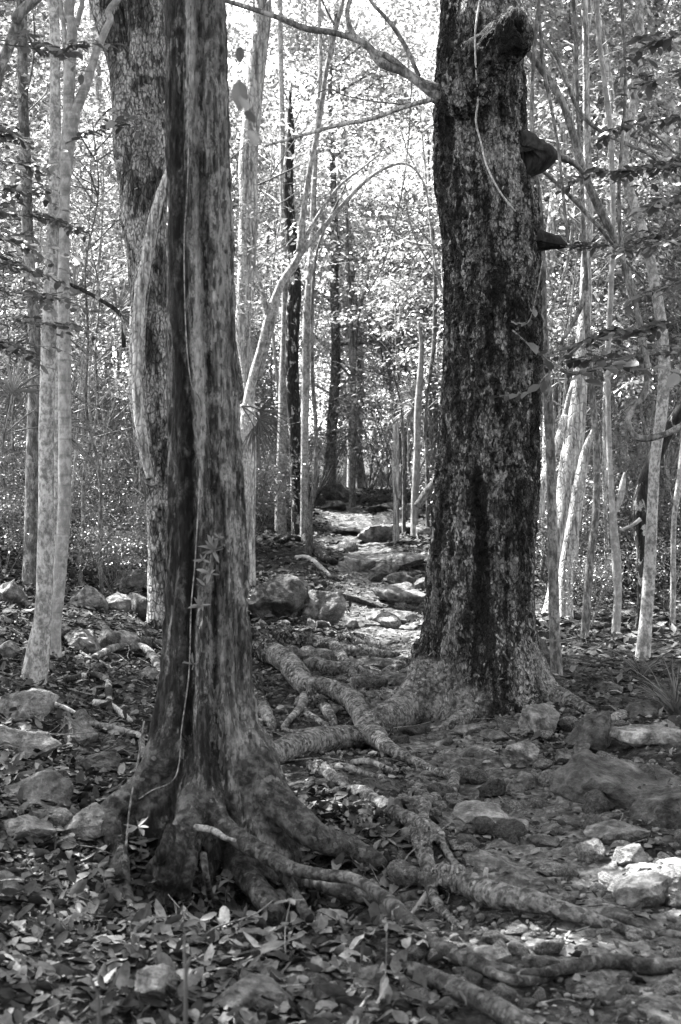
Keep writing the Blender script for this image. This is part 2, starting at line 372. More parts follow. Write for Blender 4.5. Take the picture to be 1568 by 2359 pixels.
def crown(mb, rng, c, R, ncl, per, size, spread=.3, do_carve=False, up=.35, hi=False):
    """leaf sprays: ncl flat sprays spread through an ellipsoid"""
    u = rand_dirs(rng, ncl); rad = rng.random(ncl) ** (1 / 2.2)
    C = np.asarray(c) + u * rad[:, None] * np.asarray(R)
    k = np.repeat(np.arange(ncl), per); n = len(k)
    sp_ = spread * (.6 + .8 * rng.random(ncl))[k]
    off = rng.normal(size=(n, 3)) * sp_[:, None] * np.array([1, 1, .32]); P = C[k] + off
    D = off + rng.normal(size=(n, 3)) * .25; D[:, 2] = D[:, 2] * .5 - .12
    N = np.array([0, 0, 1.0]) + rng.normal(size=(n, 3)) * up
    S = size * (.6 + .8 * rng.random(n)); A = np.clip(rng.random(ncl)[k] * .6 + rng.random(n) * .4, 0, 1)
    if do_carve:
        kp = carve(P, rng); P, D, N, S, A = P[kp], D[kp], N[kp], S[kp], A[kp]
    leaves(mb, P, D, N, S, rng, hi=hi, attr=A); return C

# ------------------------------------------------------------------ big fluted tree in the left foreground
Y1 = 6.0
def edge_table(rows, Y):
    z = np.array([at(784, r[0], Y)[2] for r in rows])[::-1]
    L = np.array([at(r[1], r[0], Y)[0] for r in rows])[::-1]; R = np.array([at(r[2], r[0], Y)[0] for r in rows])[::-1]
    return z, (L + R) / 2, (R - L) / 2
def hero(base, zs, xc, yc, R, rad_fn, seg, zone=None):
    th = np.linspace(0, 2 * np.pi, seg, endpoint=False)      # th = 0 faces the camera, grows to the right
    TH, ZZ = np.meshgrid(th, zs); r = R[:, None] * rad_fn(TH, ZZ)
    Xv = xc[:, None] + r * np.sin(TH); Yv = yc[:, None] - r * np.cos(TH)
    n = len(zs); i = np.arange(n - 1)[:, None] * seg; j = np.arange(seg)[None]; j2 = (j + 1) % seg
    mb = MB(); V = np.vstack([V3(Xv, Yv, ZZ).reshape(-1, 3), [[xc[0], yc[0], zs[0]], [xc[-1], yc[-1], zs[-1]]]]); jj = np.arange(seg); b_ = n * seg
    mb.add(V, np.stack([i + j, i + j2, i + seg + j2, i + seg + j], -1), np.vstack([np.stack([(jj + 1) % seg, jj, np.full(seg, b_)], -1), np.stack([(n - 1) * seg + jj, (n - 1) * seg + (jj + 1) % seg, np.full(seg, b_ + 1)], -1)])); return mb
rows = [(0, 380, 525), (250, 381, 532), (500, 383, 541), (750, 386, 547), (1000, 385, 561), (1250, 383, 573), (1400, 379, 579), (1550, 370, 585), (1700, 352, 600), (1800, 338, 615), (1880, 330, 628), (1960, 335, 630), (2080, 345, 620)]
tz, tx, tr = edge_table(rows, Y1)
zs = np.concatenate([np.arange(tz[0], 3.9, .011), np.arange(3.9, 9, .06)])
xc = np.interp(zs, tz, tx); R_ = np.interp(zs, tz, tr); ext = zs > tz[-1]
R_[ext] = tr[-1] * (1 - .06 * (zs[ext] - tz[-1])); xc[ext] = tx[-1] - .02 * (zs[ext] - tz[-1])
DEG = math.pi / 180
def wrap(a): return (a + math.pi) % (2 * math.pi) - math.pi
GR = [(-28, 8, .36), (17, 6, .50), (52, 6, .16), (-62, 7, .14), (100, 10, .2), (150, 10, .2), (195, 9, .2), (245, 10, .2), (-8, 4, .06), (34, 4, .07), (-45, 3, .06)]
LOBE = [(-2, 14, .25), (62, 22, .9), (-66, 20, .75), (125, 22, .7), (180, 22, .7), (230, 22, .7), (-20, 9, .1)]
def rad1(TH, ZZ):
    low = np.exp(-np.clip(ZZ + .02, 0, 99) / .30); mid = np.exp(-np.clip(ZZ, 0, 99) / 1.3); f = np.ones_like(TH)
    sway = 4 * DEG * np.sin(ZZ * 1.1 + 1) + 6 * DEG * vnoise(V3(ZZ * 2.3, 0, 0), 3)
    for a, wd, d in GR:
        loc = .75 + .5 * vnoise(V3(ZZ * .8, a, 0), 8)
        f = f - 1.0 * d * loc * (.7 + 1.5 * mid) * np.exp(-(wrap(TH - a * DEG - sway) / (wd * DEG * (1.0 + .6 * mid))) ** 2 / 2)
    for a, wd, d in LOBE: f = f + d * low * np.exp(-(wrap(TH - a * DEG) / (wd * DEG)) ** 2 / 2)
    p = V3(np.sin(TH) * 2.2, np.cos(TH) * 2.2, ZZ * .9)
    return f + .035 * fbm(p, 3, 21)
def fine1(P):
    return .006 * fbm(P * [28, 28, 9], 3, 22, .6) + .007 * np.abs(fbm(P * [60, 60, 12], 3, 23)) - .005
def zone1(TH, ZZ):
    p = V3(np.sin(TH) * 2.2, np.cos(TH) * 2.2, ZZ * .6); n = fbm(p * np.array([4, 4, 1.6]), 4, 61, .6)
    z = .5 - .36 * (.6 + .6 * vnoise(V3(ZZ * 3, 1, 0), 4)) * np.exp(-(wrap(TH - 18 * DEG - 4 * DEG * np.sin(ZZ * 1.1 + 1) - 6 * DEG * vnoise(V3(ZZ * 2.3, 0, 0), 3)) / (5 * DEG)) ** 2 / 2) + .55 * np.exp(-(wrap(TH + 4 * DEG) / (11 * DEG)) ** 2 / 2) * np.clip((ZZ - 1.3) / .6, 0, 1) + .22 * np.exp(-(wrap(TH - 52 * DEG) / (16 * DEG)) ** 2 / 2)  # pale wood strip; groove darkened, its shadow put into the bark colour
    z = z - .34 * np.exp(-(wrap(TH + 62 * DEG) / (24 * DEG)) ** 2 / 2); return z + .30 * n  # left flank darker: shade painted into the bark colour
T1 = empty('fluted_tree', (tx[2], Y1, 0)); b1 = np.array(T1.location)
tag(T1, 'dark fluted tree trunk in the left foreground with spreading buttress roots', 'tree')
hero1 = hero(b1, zs, xc, np.full_like(zs, Y1) + .03 * np.sin(zs), R_, rad1, 420); FUSE = []

mouth = None
def fuse(parent, base, mb, R_all, voxel, fine, zone_v, mt, mr, low_fn, it=5):
    """join the trunk and its big roots into one skin, smooth the joints, then cut it again into trunk and roots"""
    from mathutils.kdtree import KDTree
    pts = []
    for k, (P, R, sg) in enumerate(R_all):
        tube(mb, P, R, sg, step=max(.012, R.mean() * .4), amp=.15, nscale=(7, 7, 7), seed=k + 3, oct_=3)
        D_ = catmull(np.hstack([P, R[:, None]]), 12); pts += [(d, k, (q / 12.0) >= 1.5) for q, d in enumerate(D_)]
    tmp = bpy.data.objects.new('tmp', mb.mesh('tmp')); COL.objects.link(tmp); md = tmp.modifiers.new('r', 'REMESH'); md.mode = 'VOXEL'; md.voxel_size = voxel
    dg = bpy.context.evaluated_depsgraph_get(); ev = bpy.data.meshes.new_from_object(tmp.evaluated_get(dg)); bpy.data.objects.remove(tmp)
    n = len(ev.vertices); V = np.empty(n * 3); ev.vertices.foreach_get('co', V); V = V.reshape(-1, 3)
    ne = len(ev.edges); E = np.empty(ne * 2, np.int32); ev.edges.foreach_get('vertices', E); E = E.reshape(-1, 2); nf = len(ev.polygons); F = np.empty(nf * 4, np.int32); ev.loops.foreach_get('vertex_index', F); F = F.reshape(-1, 4)
    deg = np.bincount(E.ravel(), minlength=n).astype(float)[:, None] + 1e-9
    for _ in range(it * 2):
        S = np.stack([np.bincount(E[:, 0], V[E[:, 1], c], n) + np.bincount(E[:, 1], V[E[:, 0], c], n) for c in range(3)], 1); V = V + (S / deg - V) * (.55 if _ % 2 == 0 else -.5)
    fn = np.cross(V[F[:, 2]] - V[F[:, 0]], V[F[:, 3]] - V[F[:, 1]]); N = np.stack([sum(np.bincount(F[:, q], fn[:, c], n) for q in range(4)) for c in range(3)], 1); N /= np.linalg.norm(N, axis=1)[:, None] + 1e-12
    kd = KDTree(len(pts)); [kd.insert(d[:3], i) for i, (d, k, o) in enumerate(pts)]; kd.balance()
    ctr = V[F].mean(1); lab = np.full(nf, -1); low = low_fn(V); vl = np.zeros(n)
    for f_ in range(nf):
        if ctr[f_][2] > 1.0: continue
        co, i, d = kd.find(ctr[f_]); P_, k, o = pts[i]
        if o and d < P_[3] * 1.6 + .01: lab[f_] = k; vl[F[f_]] = 1
    low = np.clip(np.maximum(low, vl), 0, 1)
    for _ in range(14): low = np.maximum(low * .5 + .5 * (np.bincount(E[:, 0], low[E[:, 1]], n) + np.bincount(E[:, 1], low[E[:, 0]], n)) / deg[:, 0], vl * .9 * 0 + low * .9)
    V = V + N * fine(V)[:, None] * (1 - .75 * low[:, None]) * (1 - .6 * np.exp(-(np.linalg.norm(V - (mouth if mouth is not None else np.array([0, 0, -99.])), axis=1) / .2) ** 2))[:, None]; Z = zone_v(V)
    for k in range(-1, len(R_all)):
        Fk = F[lab == k]
        if len(Fk) < 12: continue
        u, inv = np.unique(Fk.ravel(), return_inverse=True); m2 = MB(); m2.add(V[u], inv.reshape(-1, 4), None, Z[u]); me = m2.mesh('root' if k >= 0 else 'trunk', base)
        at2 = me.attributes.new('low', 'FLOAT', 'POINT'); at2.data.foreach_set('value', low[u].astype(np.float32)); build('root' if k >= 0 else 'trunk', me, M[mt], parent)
    bpy.data.meshes.remove(ev)
def rootpts(spec, emb=.45):
    P, R = [], []
    for s in spec:
        x, y, wd = s[:3]
        if len(s) > 3: p = at(x, y, s[3]); r = wd / 2 * mpp(s[3])
        else:
            q = g(x, y + .35 * wd); r = wd / 2 * mpp(q[1]); p = np.array([q[0], q[1], float(Gf(q[0], q[1] - r * .5)) + r * emb])
        P.append(p); R.append(r)
    return np.array(P), np.array(R)
rc = 0

def root(spec, parent, base, mat='bark_root', emb=.45, amp=.16, name='root', seg=None, label=None):
    global rc; rc += 1
    P, R = rootpts(spec, emb + .3)
    if FUSE is not None and mat in ('root_dark', 'bark_root') and R.max() > .026 and name == 'root': FUSE.append((P, R, 22)); return
    mb = MB(); sg = seg or (26 if R.max() > .03 else 14)
    tube(mb, P, R, sg, step=max(.012, R.mean() * .35), amp=amp, nscale=(9, 9, 9), seed=rc, oct_=4)
    o = build(name, mb, M[mat], parent, base)
    if label: o['label'] = label
    return o
ft = 'root_dark'
root([(535, 1600, 60, 6.0), (562, 1710, 112, 5.96), (608, 1800, 104, 5.88), (665, 1872, 84, 5.80), (735, 1928, 66, 5.72), (800, 1970, 62), (850, 1992, 46), (885, 2010, 26)], T1, b1, ft)
root([(478, 1700, 50, 5.94), (482, 1800, 62, 5.86), (502, 1880, 52, 5.76), (550, 1928, 45, 5.66), (610, 1965, 42, 5.56), (665, 1998, 36, 5.42), (740, 2014, 29, 5.28), (815, 2024, 29, 5.16), (880, 2064, 35, 4.95), (940, 2120, 38, 4.70), (1008, 2180, 40, 4.45), (1075, 2226, 44), (1140, 2250, 32), (1230, 2258, 30), (1310, 2238, 34), (1400, 2226, 36), (1480, 2234, 38), (1600, 2250, 36)], T1, b1, ft, emb=1.0)
root([(1085, 2215, 30), (1150, 2262, 30), (1215, 2268, 26), (1262, 2246, 20), (1300, 2236, 14)], T1, b1, ft, emb=.5)
root([(640, 1985, 34, 5.5), (672, 2040, 28, 5.42), (705, 2110, 28, 5.3), (728, 2170, 28, 5.15), (748, 2230, 26)], T1, b1, ft)
root([(425, 1590, 60, 6.0), (400, 1700, 100, 5.96), (352, 1780, 84, 5.90), (300, 1830, 60, 5.86), (256, 1866, 50, 5.82), (250, 1900, 46, 5.75), (268, 1950, 40, 5.68), (262, 2010, 30), (245, 2060, 24), (226, 2098, 14)], T1, b1, ft)
root([(270, 1930, 34, 5.68), (283, 1990, 32, 5.55), (292, 2060, 30), (300, 2110, 28), (306, 2150, 22)], T1, b1, ft)
root([(462, 1700, 50, 5.94), (455, 1800, 84, 5.88), (440, 1880, 66, 5.74), (412, 1940, 56, 5.66), (392, 1990, 62, 5.56), (372, 2040, 60), (360, 2080, 40)], T1, b1, ft)
root([(470, 1800, 50, 5.9), (470, 1860, 60, 5.86), (440, 1950, 50, 5.70), (428, 2010, 46, 5.60), (420, 2060, 40)], T1, b1, ft)
root([(500, 1900, 60, 5.95), (520, 1960, 66, 5.85), (580, 2030, 58, 5.68), (625, 2090, 52, 5.52), (650, 2140, 46)], T1, b1, ft, label='broad dark root in the hollow under the trunk')
root([(655, 2010, 40, 5.6), (730, 2035, 38, 5.55), (830, 2062, 38, 5.5), (900, 2078, 34, 5.45), (960, 2066, 30)], T1, b1, ft)
root([(855, 2225, 22), (910, 2240, 36), (970, 2258, 44), (1040, 2290, 48), (1110, 2325, 50), (1180, 2360, 52), (1260, 2400, 50)], T1, b1, ft, emb=.9)
root([(780, 2225, 20), (850, 2252, 34), (930, 2282, 38), (1000, 2330, 34), (1060, 2380, 30)], T1, b1, ft, emb=.2)
root([(450, 1905, 16, 5.3), (490, 1912, 14, 5.25), (515, 1928, 12, 5.2), (540, 1936, 12, 5.15)], T1, b1, 'twig', seg=10)
root([(468, 1968, 18, 5.5), (475, 2020, 16, 5.4), (488, 2075, 14)], T1, b1, ft)
root([(700, 2245, 30), (740, 2290, 46), (770, 2340, 44), (790, 2390, 40)], T1, b1, ft, emb=.1)

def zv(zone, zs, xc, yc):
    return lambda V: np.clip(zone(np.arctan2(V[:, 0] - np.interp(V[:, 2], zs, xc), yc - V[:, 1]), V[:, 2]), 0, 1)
root([(395, 1905, 30, 5.6), (380, 1960, 34, 5.5), (345, 2010, 40), (330, 2060, 34)], T1, b1, ft)
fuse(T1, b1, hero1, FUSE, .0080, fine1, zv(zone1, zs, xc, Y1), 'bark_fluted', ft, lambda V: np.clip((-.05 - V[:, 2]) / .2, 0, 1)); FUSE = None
# ------------------------------------------------------------------ big rough tree right of the path
Y2 = 9.6
rows = [(0, 1016, 1196), (110, 1006, 1203), (220, 1000, 1212), (300, 1003, 1217), (380, 1001, 1222), (440, 1006, 1232), (500, 1013, 1240), (600, 1019, 1244), (700, 1021, 1243), (800, 1021, 1246), (900, 1018, 1244), (1000, 1010, 1240), (1100, 1000, 1238), (1200, 995, 1232), (1300, 990, 1228), (1400, 982, 1226), (1480, 972, 1229), (1540, 965, 1240), (1600, 962, 1250), (1700, 962, 1250)]
tz2, tx2, tr2 = edge_table(rows, Y2)
zs2 = np.concatenate([np.arange(tz2[0], 5.0, .0105), np.arange(5.0, 11, .08)])
xc2 = np.interp(zs2, tz2, tx2); R2 = np.interp(zs2, tz2, tr2); ext = zs2 > tz2[-1]
R2[ext] = tr2[-1] * (1 - .06 * (zs2[ext] - tz2[-1])); xc2[ext] = tx2[-1] + .02 * (zs2[ext] - tz2[-1])
zb = at(784, 1650, Y2)[2]
LOBE2 = [(-80, 22, .55), (-40, 14, .12), (5, 14, .16), (75, 22, .45), (40, 12, .12), (150, 25, .5), (210, 25, .5)]
def zY(y): return at(784, y, Y2)[2]
def rad2(TH, ZZ):
    low = np.exp(-np.clip(ZZ - zb - .05, 0, 99) / .22); f = np.ones_like(TH)
    for a, wd, d in LOBE2: f = f + d * low * np.exp(-(wrap(TH - a * DEG) / (wd * DEG)) ** 2 / 2)
    p = V3(np.sin(TH) * 2.4, np.cos(TH) * 2.4, ZZ * 3)
    f = f + .05 * fbm(p * .7, 3, 41) + .020 * fbm(p * 3.2, 3, 42, .6)
    # dents, knots and the long dark hollow
    def dent(xn, y, sx, sy, d): return d * np.exp(-(wrap(TH - math.asin(xn)) / sx) ** 2 / 2 - ((ZZ - zY(y)) / sy) ** 2 / 2)
    for a in [(-.02, 560, .05, .10, -.10), (.15, 590, .05, .07, -.12), (-.1, 500, .05, .07, -.08), (.4, 545, .13, .16, .10), (.42, 530, .05, .05, .06), (.1, 520, .09, .10, .06), (0, 610, .5, .03, .04),
              (-.28, 1150, .05, .08, -.10), (-.22, 1210, .05, .12, -.12), (-.12, 1300, .09, .25, -.10), (-.05, 1400, .08, .3, -.08), (.06, 1080, .06, .05, -.06),
              (.25, 110, .3, .10, .16), (-.1, 60, .35, .14, .06), (-.35, 470, .06, .06, -.08), (.3, 1570, .12, .06, -.22), (.12, 1450, .1, .3, .05)]: f = f + dent(*a)
    return f
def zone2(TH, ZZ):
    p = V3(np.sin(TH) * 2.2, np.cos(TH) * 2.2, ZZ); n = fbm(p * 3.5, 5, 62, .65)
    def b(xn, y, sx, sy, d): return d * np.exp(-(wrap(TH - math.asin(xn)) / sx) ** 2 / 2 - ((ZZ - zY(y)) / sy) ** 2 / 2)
    z = .47 + .33 * n + b(.45, 50, .5, .07, .6) + b(.25, 330, .4, .38, .25) + b(.3, 560, .3, .15, .2) + b(-.75, 1560, .35, .16, .35) + b(.5, 1330, .2, .2, .2) + b(.1, 1480, .6, .12, .08)  # burl top and left foot paler: sunlight painted into the bark
    for q in ((-.85, 250, .3, .8, -.35), (-.55, 700, .35, .12, -.4), (.1, 690, .3, .1, -.35), (-.18, 1250, .13, .28, -.5), (0, 1420, .13, .25, -.45), (-.2, 1130, .1, .1, -.4), (.1, 150, .6, .10, -.45), (.8, 1100, .25, 1.0, -.2), (-.95, 900, .25, 1.2, -.25)): z = z + b(*q)  # dark stains, with shade painted in along the left edge and hollows
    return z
def fine2(P):
    fl = fbm(P * [24, 24, 14] + .8 * vnoise(P * 10, 5)[..., None], 4, 43, .6); return .016 * np.clip(fl * 1.7, -.9, .45) + .004 * fbm(P * [70, 70, 45], 2, 44)
T2 = empty('rough_tree', (tx2[8], Y2, 0)); b2 = np.array(T2.location)
tag(T2, 'massive rough barked tree trunk right of the path with a hollow burl near the top', 'tree')
hero2 = hero(b2, zs2, xc2, np.full_like(zs2, Y2), R2, rad2, 480)
# burl with its hollow end, curving out to the right (joined into the trunk's skin)
ax = np.array([.70, -.66, .27]); ax /= np.linalg.norm(ax); mouth = at(1206, 62, 8.98); bu = np.cross(ax, [0, 0, 1.0]); bu /= np.linalg.norm(bu); bw_ = np.cross(bu, ax)
bt = [-.42, -.34, -.22, -.12, -.03, .05, .12, .18, .215, .24, .25, .245, .225, .18, .10, .06]; brd = [.02, .15, .20, .20, .182, .165, .150, .146, .146, .138, .120, .100, .084, .076, .066, .01]
tb = np.linspace(0, len(bt) - 1, 90); bts = np.interp(tb, range(len(bt)), bt) - .25; brs = np.interp(tb, range(len(bt)), brd); thb = np.linspace(0, 2 * np.pi, 60, endpoint=False)
Vb = mouth + bts[:, None, None] * ax + brs[:, None, None] * (np.cos(thb)[None, :, None] * bu * .88 + np.sin(thb)[None, :, None] * bw_)
Vb[..., 2] -= (np.clip(-.05 - bts, 0, 1) * .35)[:, None]
Vb += (fbm(Vb * 9, 3, 78) * .014)[..., None] * (np.cos(thb)[None, :, None] * bu + np.sin(thb)[None, :, None] * bw_); ib = np.arange(89)[:, None] * 60; jb = np.arange(60)[None]; jb2 = (jb + 1) % 60; e1 = np.arange(60)
hero2.add(np.vstack([Vb.reshape(-1, 3), Vb[0].mean(0), Vb[-1].mean(0)]), np.stack([ib + jb, ib + jb2, ib + 60 + jb2, ib + 60 + jb], -1), np.vstack([np.stack([(e1 + 1) % 60, e1, np.full(60, 5400)], -1), np.stack([89 * 60 + e1, 89 * 60 + (e1 + 1) % 60, np.full(60, 5401)], -1)]))
def stub(outl, Yc, dep, seed):
    O = np.array([at(x, y, Yc) for x, y in outl]); c0 = at(outl[0][0], (outl[0][1] + outl[-1][1]) / 2, Yc); n = len(O); O = catmull(np.vstack([O, O[:1]]), 6)[:-1]; n = len(O); L = []
    for t in np.linspace(-1, 1, 13):
        k = math.sqrt(max(0, 1 - t * t)); P = c0 + (O - c0) * np.array([.35 + .65 * k, 1, .12 + .88 * k]); P[:, 1] += t * dep; L.append(P)
    V = np.concatenate(L); V += fbm(V * 14, 4, seed, .6)[:, None] * .012 * np.array([1, 1, 1]); i_ = np.arange(12)[:, None] * n; j_ = np.arange(n)[None]; j2 = (j_ + 1) % n
    mb = MB(); a_ = len(V); V = np.vstack([V, L[0].mean(0), L[-1].mean(0)]); jj = np.arange(n)
    mb.add(V, np.stack([i_ + j_, i_ + j2, i_ + n + j2, i_ + n + j_], -1), np.vstack([np.stack([jj, (jj + 1) % n, np.full(n, a_)], -1), np.stack([12 * n + (jj + 1) % n, 12 * n + jj, np.full(n, a_ + 1)], -1)]))
    build('broken_branch', mb, M['bark_black'], T2, b2)
stub([(1195, 292), (1232, 314), (1262, 334), (1284, 352), (1281, 370), (1258, 392), (1236, 402), (1195, 412)], 9.5, .13, 4)
stub([(1205, 528), (1250, 530), (1282, 540), (1300, 553), (1310, 566), (1290, 572), (1245, 578), (1205, 586)], 9.5, .08, 5)
def limb(parent, base, spec, Y, mat, name='branch', seg=10, amp=.08, extend=None):
    P = np.array([at(s[0], s[1], s[3] if len(s) > 3 else Y) for s in spec]); R = np.array([s[2] / 2 * mpp(s[3] if len(s) > 3 else Y) for s in spec])
    mb = MB(); tube(mb, P, R, seg, step=max(.02, R.mean() * 1.5), amp=amp, nscale=(12, 12, 12), seed=int(spec[0][0]), oct_=3)
    return build(name, mb, M[mat], parent, base)
limb(T2, b2, [(1015, 228, 30), (985, 205, 24), (930, 168, 18), (880, 145, 22), (838, 100, 16), (770, 76, 15), (705, 66, 15), (640, 40, 13), (560, 14, 11), (480, -10, 9)], 9.5, 'bark_grey')
limb(T2, b2, [(1012, 205, 22), (960, 180, 14), (900, 135, 16), (860, 118, 14), (825, 92, 12), (805, 60, 12), (800, 20, 10), (820, -30, 9)], 9.5, 'bark_grey')
limb(T2, b2, [(965, 176, 10), (935, 110, 10), (900, 55, 9), (860, 10, 8), (835, -30, 7)], 9.5, 'bark_grey')
limb(T2, b2, [(1015, 225, 14), (970, 235, 12), (920, 250, 11), (860, 272, 10), (780, 288, 10), (700, 310, 8), (610, 336, 6)], 9.5, 'bark_white')
limb(T2, b2, [(975, 235, 5), (900, 238, 4), (800, 222, 3), (760, 205, 3), (730, 215, 2)], 9.5, 'bark_grey')
rr_ = 'bark_root'; FUSE = []
root([(1050, 1440, 90, 9.6), (1010, 1520, 120, 9.55), (975, 1590, 105, 9.40), (930, 1640, 84, 9.25), (880, 1668, 76), (820, 1692, 70), (750, 1710, 66), (680, 1726, 60), (600, 1750, 54), (520, 1775, 50)], T2, b2, rr_, emb=.5)
root([(1180, 1440, 80, 9.6), (1205, 1520, 90, 9.6), (1240, 1570, 74, 9.5), (1280, 1605, 56, 9.4), (1320, 1625, 40), (1370, 1648, 20)], T2, b2, rr_)
root([(1095, 1480, 70, 9.5), (1090, 1560, 90, 9.42), (1085, 1620, 70, 9.3), (1060, 1650, 44), (1020, 1668, 20)], T2, b2, rr_)
root([(560, 1478, 54), (615, 1510, 54), (660, 1548, 52), (705, 1580, 50), (760, 1590, 46), (800, 1608, 46), (830, 1650, 50), (855, 1690, 52), (880, 1722, 40), (910, 1742, 28), (950, 1758, 22), (1000, 1780, 20), (1040, 1796, 18)], T2, b2, rr_, emb=.8)
root([(640, 1500, 40), (690, 1520, 34), (745, 1550, 34), (800, 1562, 28), (830, 1580, 16)], T2, b2, rr_, emb=.5)
root([(630, 1468, 44), (690, 1475, 36), (740, 1482, 32), (775, 1500, 28), (800, 1530, 22), (840, 1548, 18)], T2, b2, rr_, emb=.6)
root([(700, 1490, 20), (760, 1495, 26), (820, 1500, 28), (880, 1502, 22), (920, 1500, 12)], T2, b2, rr_, emb=.5)
root([(790, 1470, 36), (830, 1468, 30), (870, 1478, 20), (900, 1490, 10)], T2, b2, rr_)
root([(965, 1505, 20), (930, 1525, 20), (895, 1545, 16), (870, 1555, 10)], T2, b2, rr_)
root([(700, 1600, 22), (695, 1625, 20), (675, 1650, 16), (650, 1672, 10)], T2, b2, 'bark_grey')
root([(715, 1600, 24), (740, 1620, 28), (760, 1650, 26), (770, 1668, 16)], T2, b2, rr_)
root([(690, 1625, 12), (720, 1650, 14), (740, 1668, 10)], T2, b2, rr_)
root([(575, 1560, 30), (595, 1610, 30), (615, 1650, 28), (630, 1670, 18)], T2, b2, rr_)
root([(905, 1735, 22), (950, 1756, 22), (1000, 1778, 20), (1045, 1800, 26), (1030, 1828, 26), (1000, 1848, 30), (978, 1885, 30), (975, 1920, 26), (1010, 1960, 22), (1050, 2000, 20), (1090, 2020, 12)], T2, b2, ft, emb=.9)
root([(880, 1725, 14), (930, 1742, 10), (980, 1748, 8), (1020, 1752, 5)], T2, b2, rr_)
root([(708, 1775, 26), (740, 1790, 32), (770, 1808, 32), (800, 1826, 30)], T2, b2, rr_, emb=.6)
root([(690, 1868, 14), (740, 1850, 20), (790, 1836, 26), (830, 1840, 36), (870, 1868, 32), (920, 1898, 34), (965, 1918, 36), (995, 1938, 36), (1014, 1956, 26), (1030, 1985, 14)], T2, b2, 'bark_root', emb=.8, amp=.3)
root([(850, 1860, 26), (835, 1900, 18), (842, 1925, 10)], T2, b2, 'bark_root')
root([(965, 1935, 46, ), (975, 1975, 46), (985, 2020, 38), (992, 2055, 30), (1008, 2095, 26), (1030, 2130, 22), (1065, 2155, 12)], T2, b2, 'bark_root', emb=1.1)
root([(990, 2060, 20), (970, 2085, 16), (945, 2110, 10)], T2, b2, 'bark_smooth', emb=.7)
root([(745, 1772, 14), (790, 1785, 18), (840, 1790, 18), (880, 1800, 14)], T2, b2, rr_)
root([(975, 2035, 40), (1040, 2045, 52), (1120, 2072, 58), (1200, 2100, 56), (1280, 2122, 46), (1350, 2138, 36), (1420, 2150, 26), (1500, 2160, 20)], T2, b2, ft, emb=1.0)
root([(1340, 2120, 16), (1390, 2118, 18), (1440, 2138, 22), (1500, 2150, 24), (1590, 2148, 22)], T2, b2, ft, emb=1.0)

rth = np.random.default_rng(9)
for k in range(34):
    x, y = (rth.uniform(600, 980), rth.uniform(1450, 1700)) if k < 20 else ((rth.uniform(620, 900), rth.uniform(1900, 2200)) if k < 27 else (rth.uniform(950, 1500), rth.uniform(1900, 2320)))
    a = rth.uniform(-.5, .9); sp_ = []; wd_ = rth.uniform(6, 16)
    for q in range(6): sp_.append((x, y, wd_ * (1 - q * .14))); x += math.cos(a) * 34; y += math.sin(a) * 17; a += rth.normal(0, .6)
    P, R = rootpts(sp_, .5); mb = MB(); tube(mb, P, R, 9, step=.012, amp=.18, nscale=(20, 20, 20), seed=k); build('root', mb, M['bark_root'], T2, b2)
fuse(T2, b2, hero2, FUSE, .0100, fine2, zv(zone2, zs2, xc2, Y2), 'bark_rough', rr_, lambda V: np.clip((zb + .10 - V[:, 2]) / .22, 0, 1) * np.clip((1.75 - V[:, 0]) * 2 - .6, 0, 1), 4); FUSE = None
# canopy of the two big trees, above the frame
rng = np.random.default_rng(5)
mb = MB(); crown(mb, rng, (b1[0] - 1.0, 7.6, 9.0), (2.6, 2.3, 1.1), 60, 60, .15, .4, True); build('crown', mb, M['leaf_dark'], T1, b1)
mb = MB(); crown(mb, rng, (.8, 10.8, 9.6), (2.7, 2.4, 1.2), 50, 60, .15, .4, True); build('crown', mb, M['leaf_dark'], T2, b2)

# ------------------------------------------------------------------ trees one can tell apart
def stem_tree(name, label, mat, lines, Y=None, cat='tree', crown_spec=None, top=7.5, seg=12, amp=.05, group=None, leafm='leaf', roots=(), twigs=0, seed=1, ns=(10, 10, 4)):
    """lines: polylines of (x, y, width) in picture pixels, the first starting where the trunk meets the ground"""
    rng = np.random.default_rng(seed)
    p0 = g(lines[0][0][0], lines[0][0][1]); 
    if Y is None: Y = p0[1]
    q = at(lines[0][0][0], lines[0][0][1], Y); base = np.array([q[0], Y, float(G(q[0], Y))])
    root_ = empty(name, base); tag(root_, label, cat, group); mb = MB(); tips = []
    for k, ln in enumerate(lines):
        P, R = [], []
        for s in ln:
            yy = s[3] if len(s) > 3 else Y
            P.append(at(s[0], s[1], yy)); R.append(s[2] / 2 * mpp(yy))
        if k == 0:
            z0 = float(Gf(P[0][0], Y)) - .06
            if P[0][2] > z0 + .05: P.insert(0, np.array([P[0][0], Y, z0])); R.insert(0, R[0] * 1.15)
            else: P[0][2] = z0
        if ln[-1][1] <= 0 and top:
            d = P[-1] - P[-2]; d /= np.linalg.norm(d); zt = P[-1][2]; r = R[-1]; ln_ = max(1.0, top - zt)
            for t in (.35, .7, 1.0):
                P.append(P[len(P) - 1] + d * ln_ * .33 + rng.normal(size=3) * .06 * ln_ * np.array([1, 1, .2])); R.append(r * (1 - .75 * t))
        tips.append(P[-1]); tube(mb, P, R, seg, step=max(.03, np.mean(R) * 1.1), amp=amp, nscale=ns, seed=seed + k, oct_=3)
    build('trunk', mb, M[mat], root_, base)
    for spec in roots: root(spec, root_, base, mat, name='root')
    if crown_spec:
        mb = MB()
        for (c, Rr, ncl, per, size, carve_) in crown_spec:
            c = tips[c] if isinstance(c, int) else c
            C = crown(mb, rng, c, Rr, ncl, per, size, .35, carve_)
        build('crown', mb, M[leafm], root_, base)
    return root_

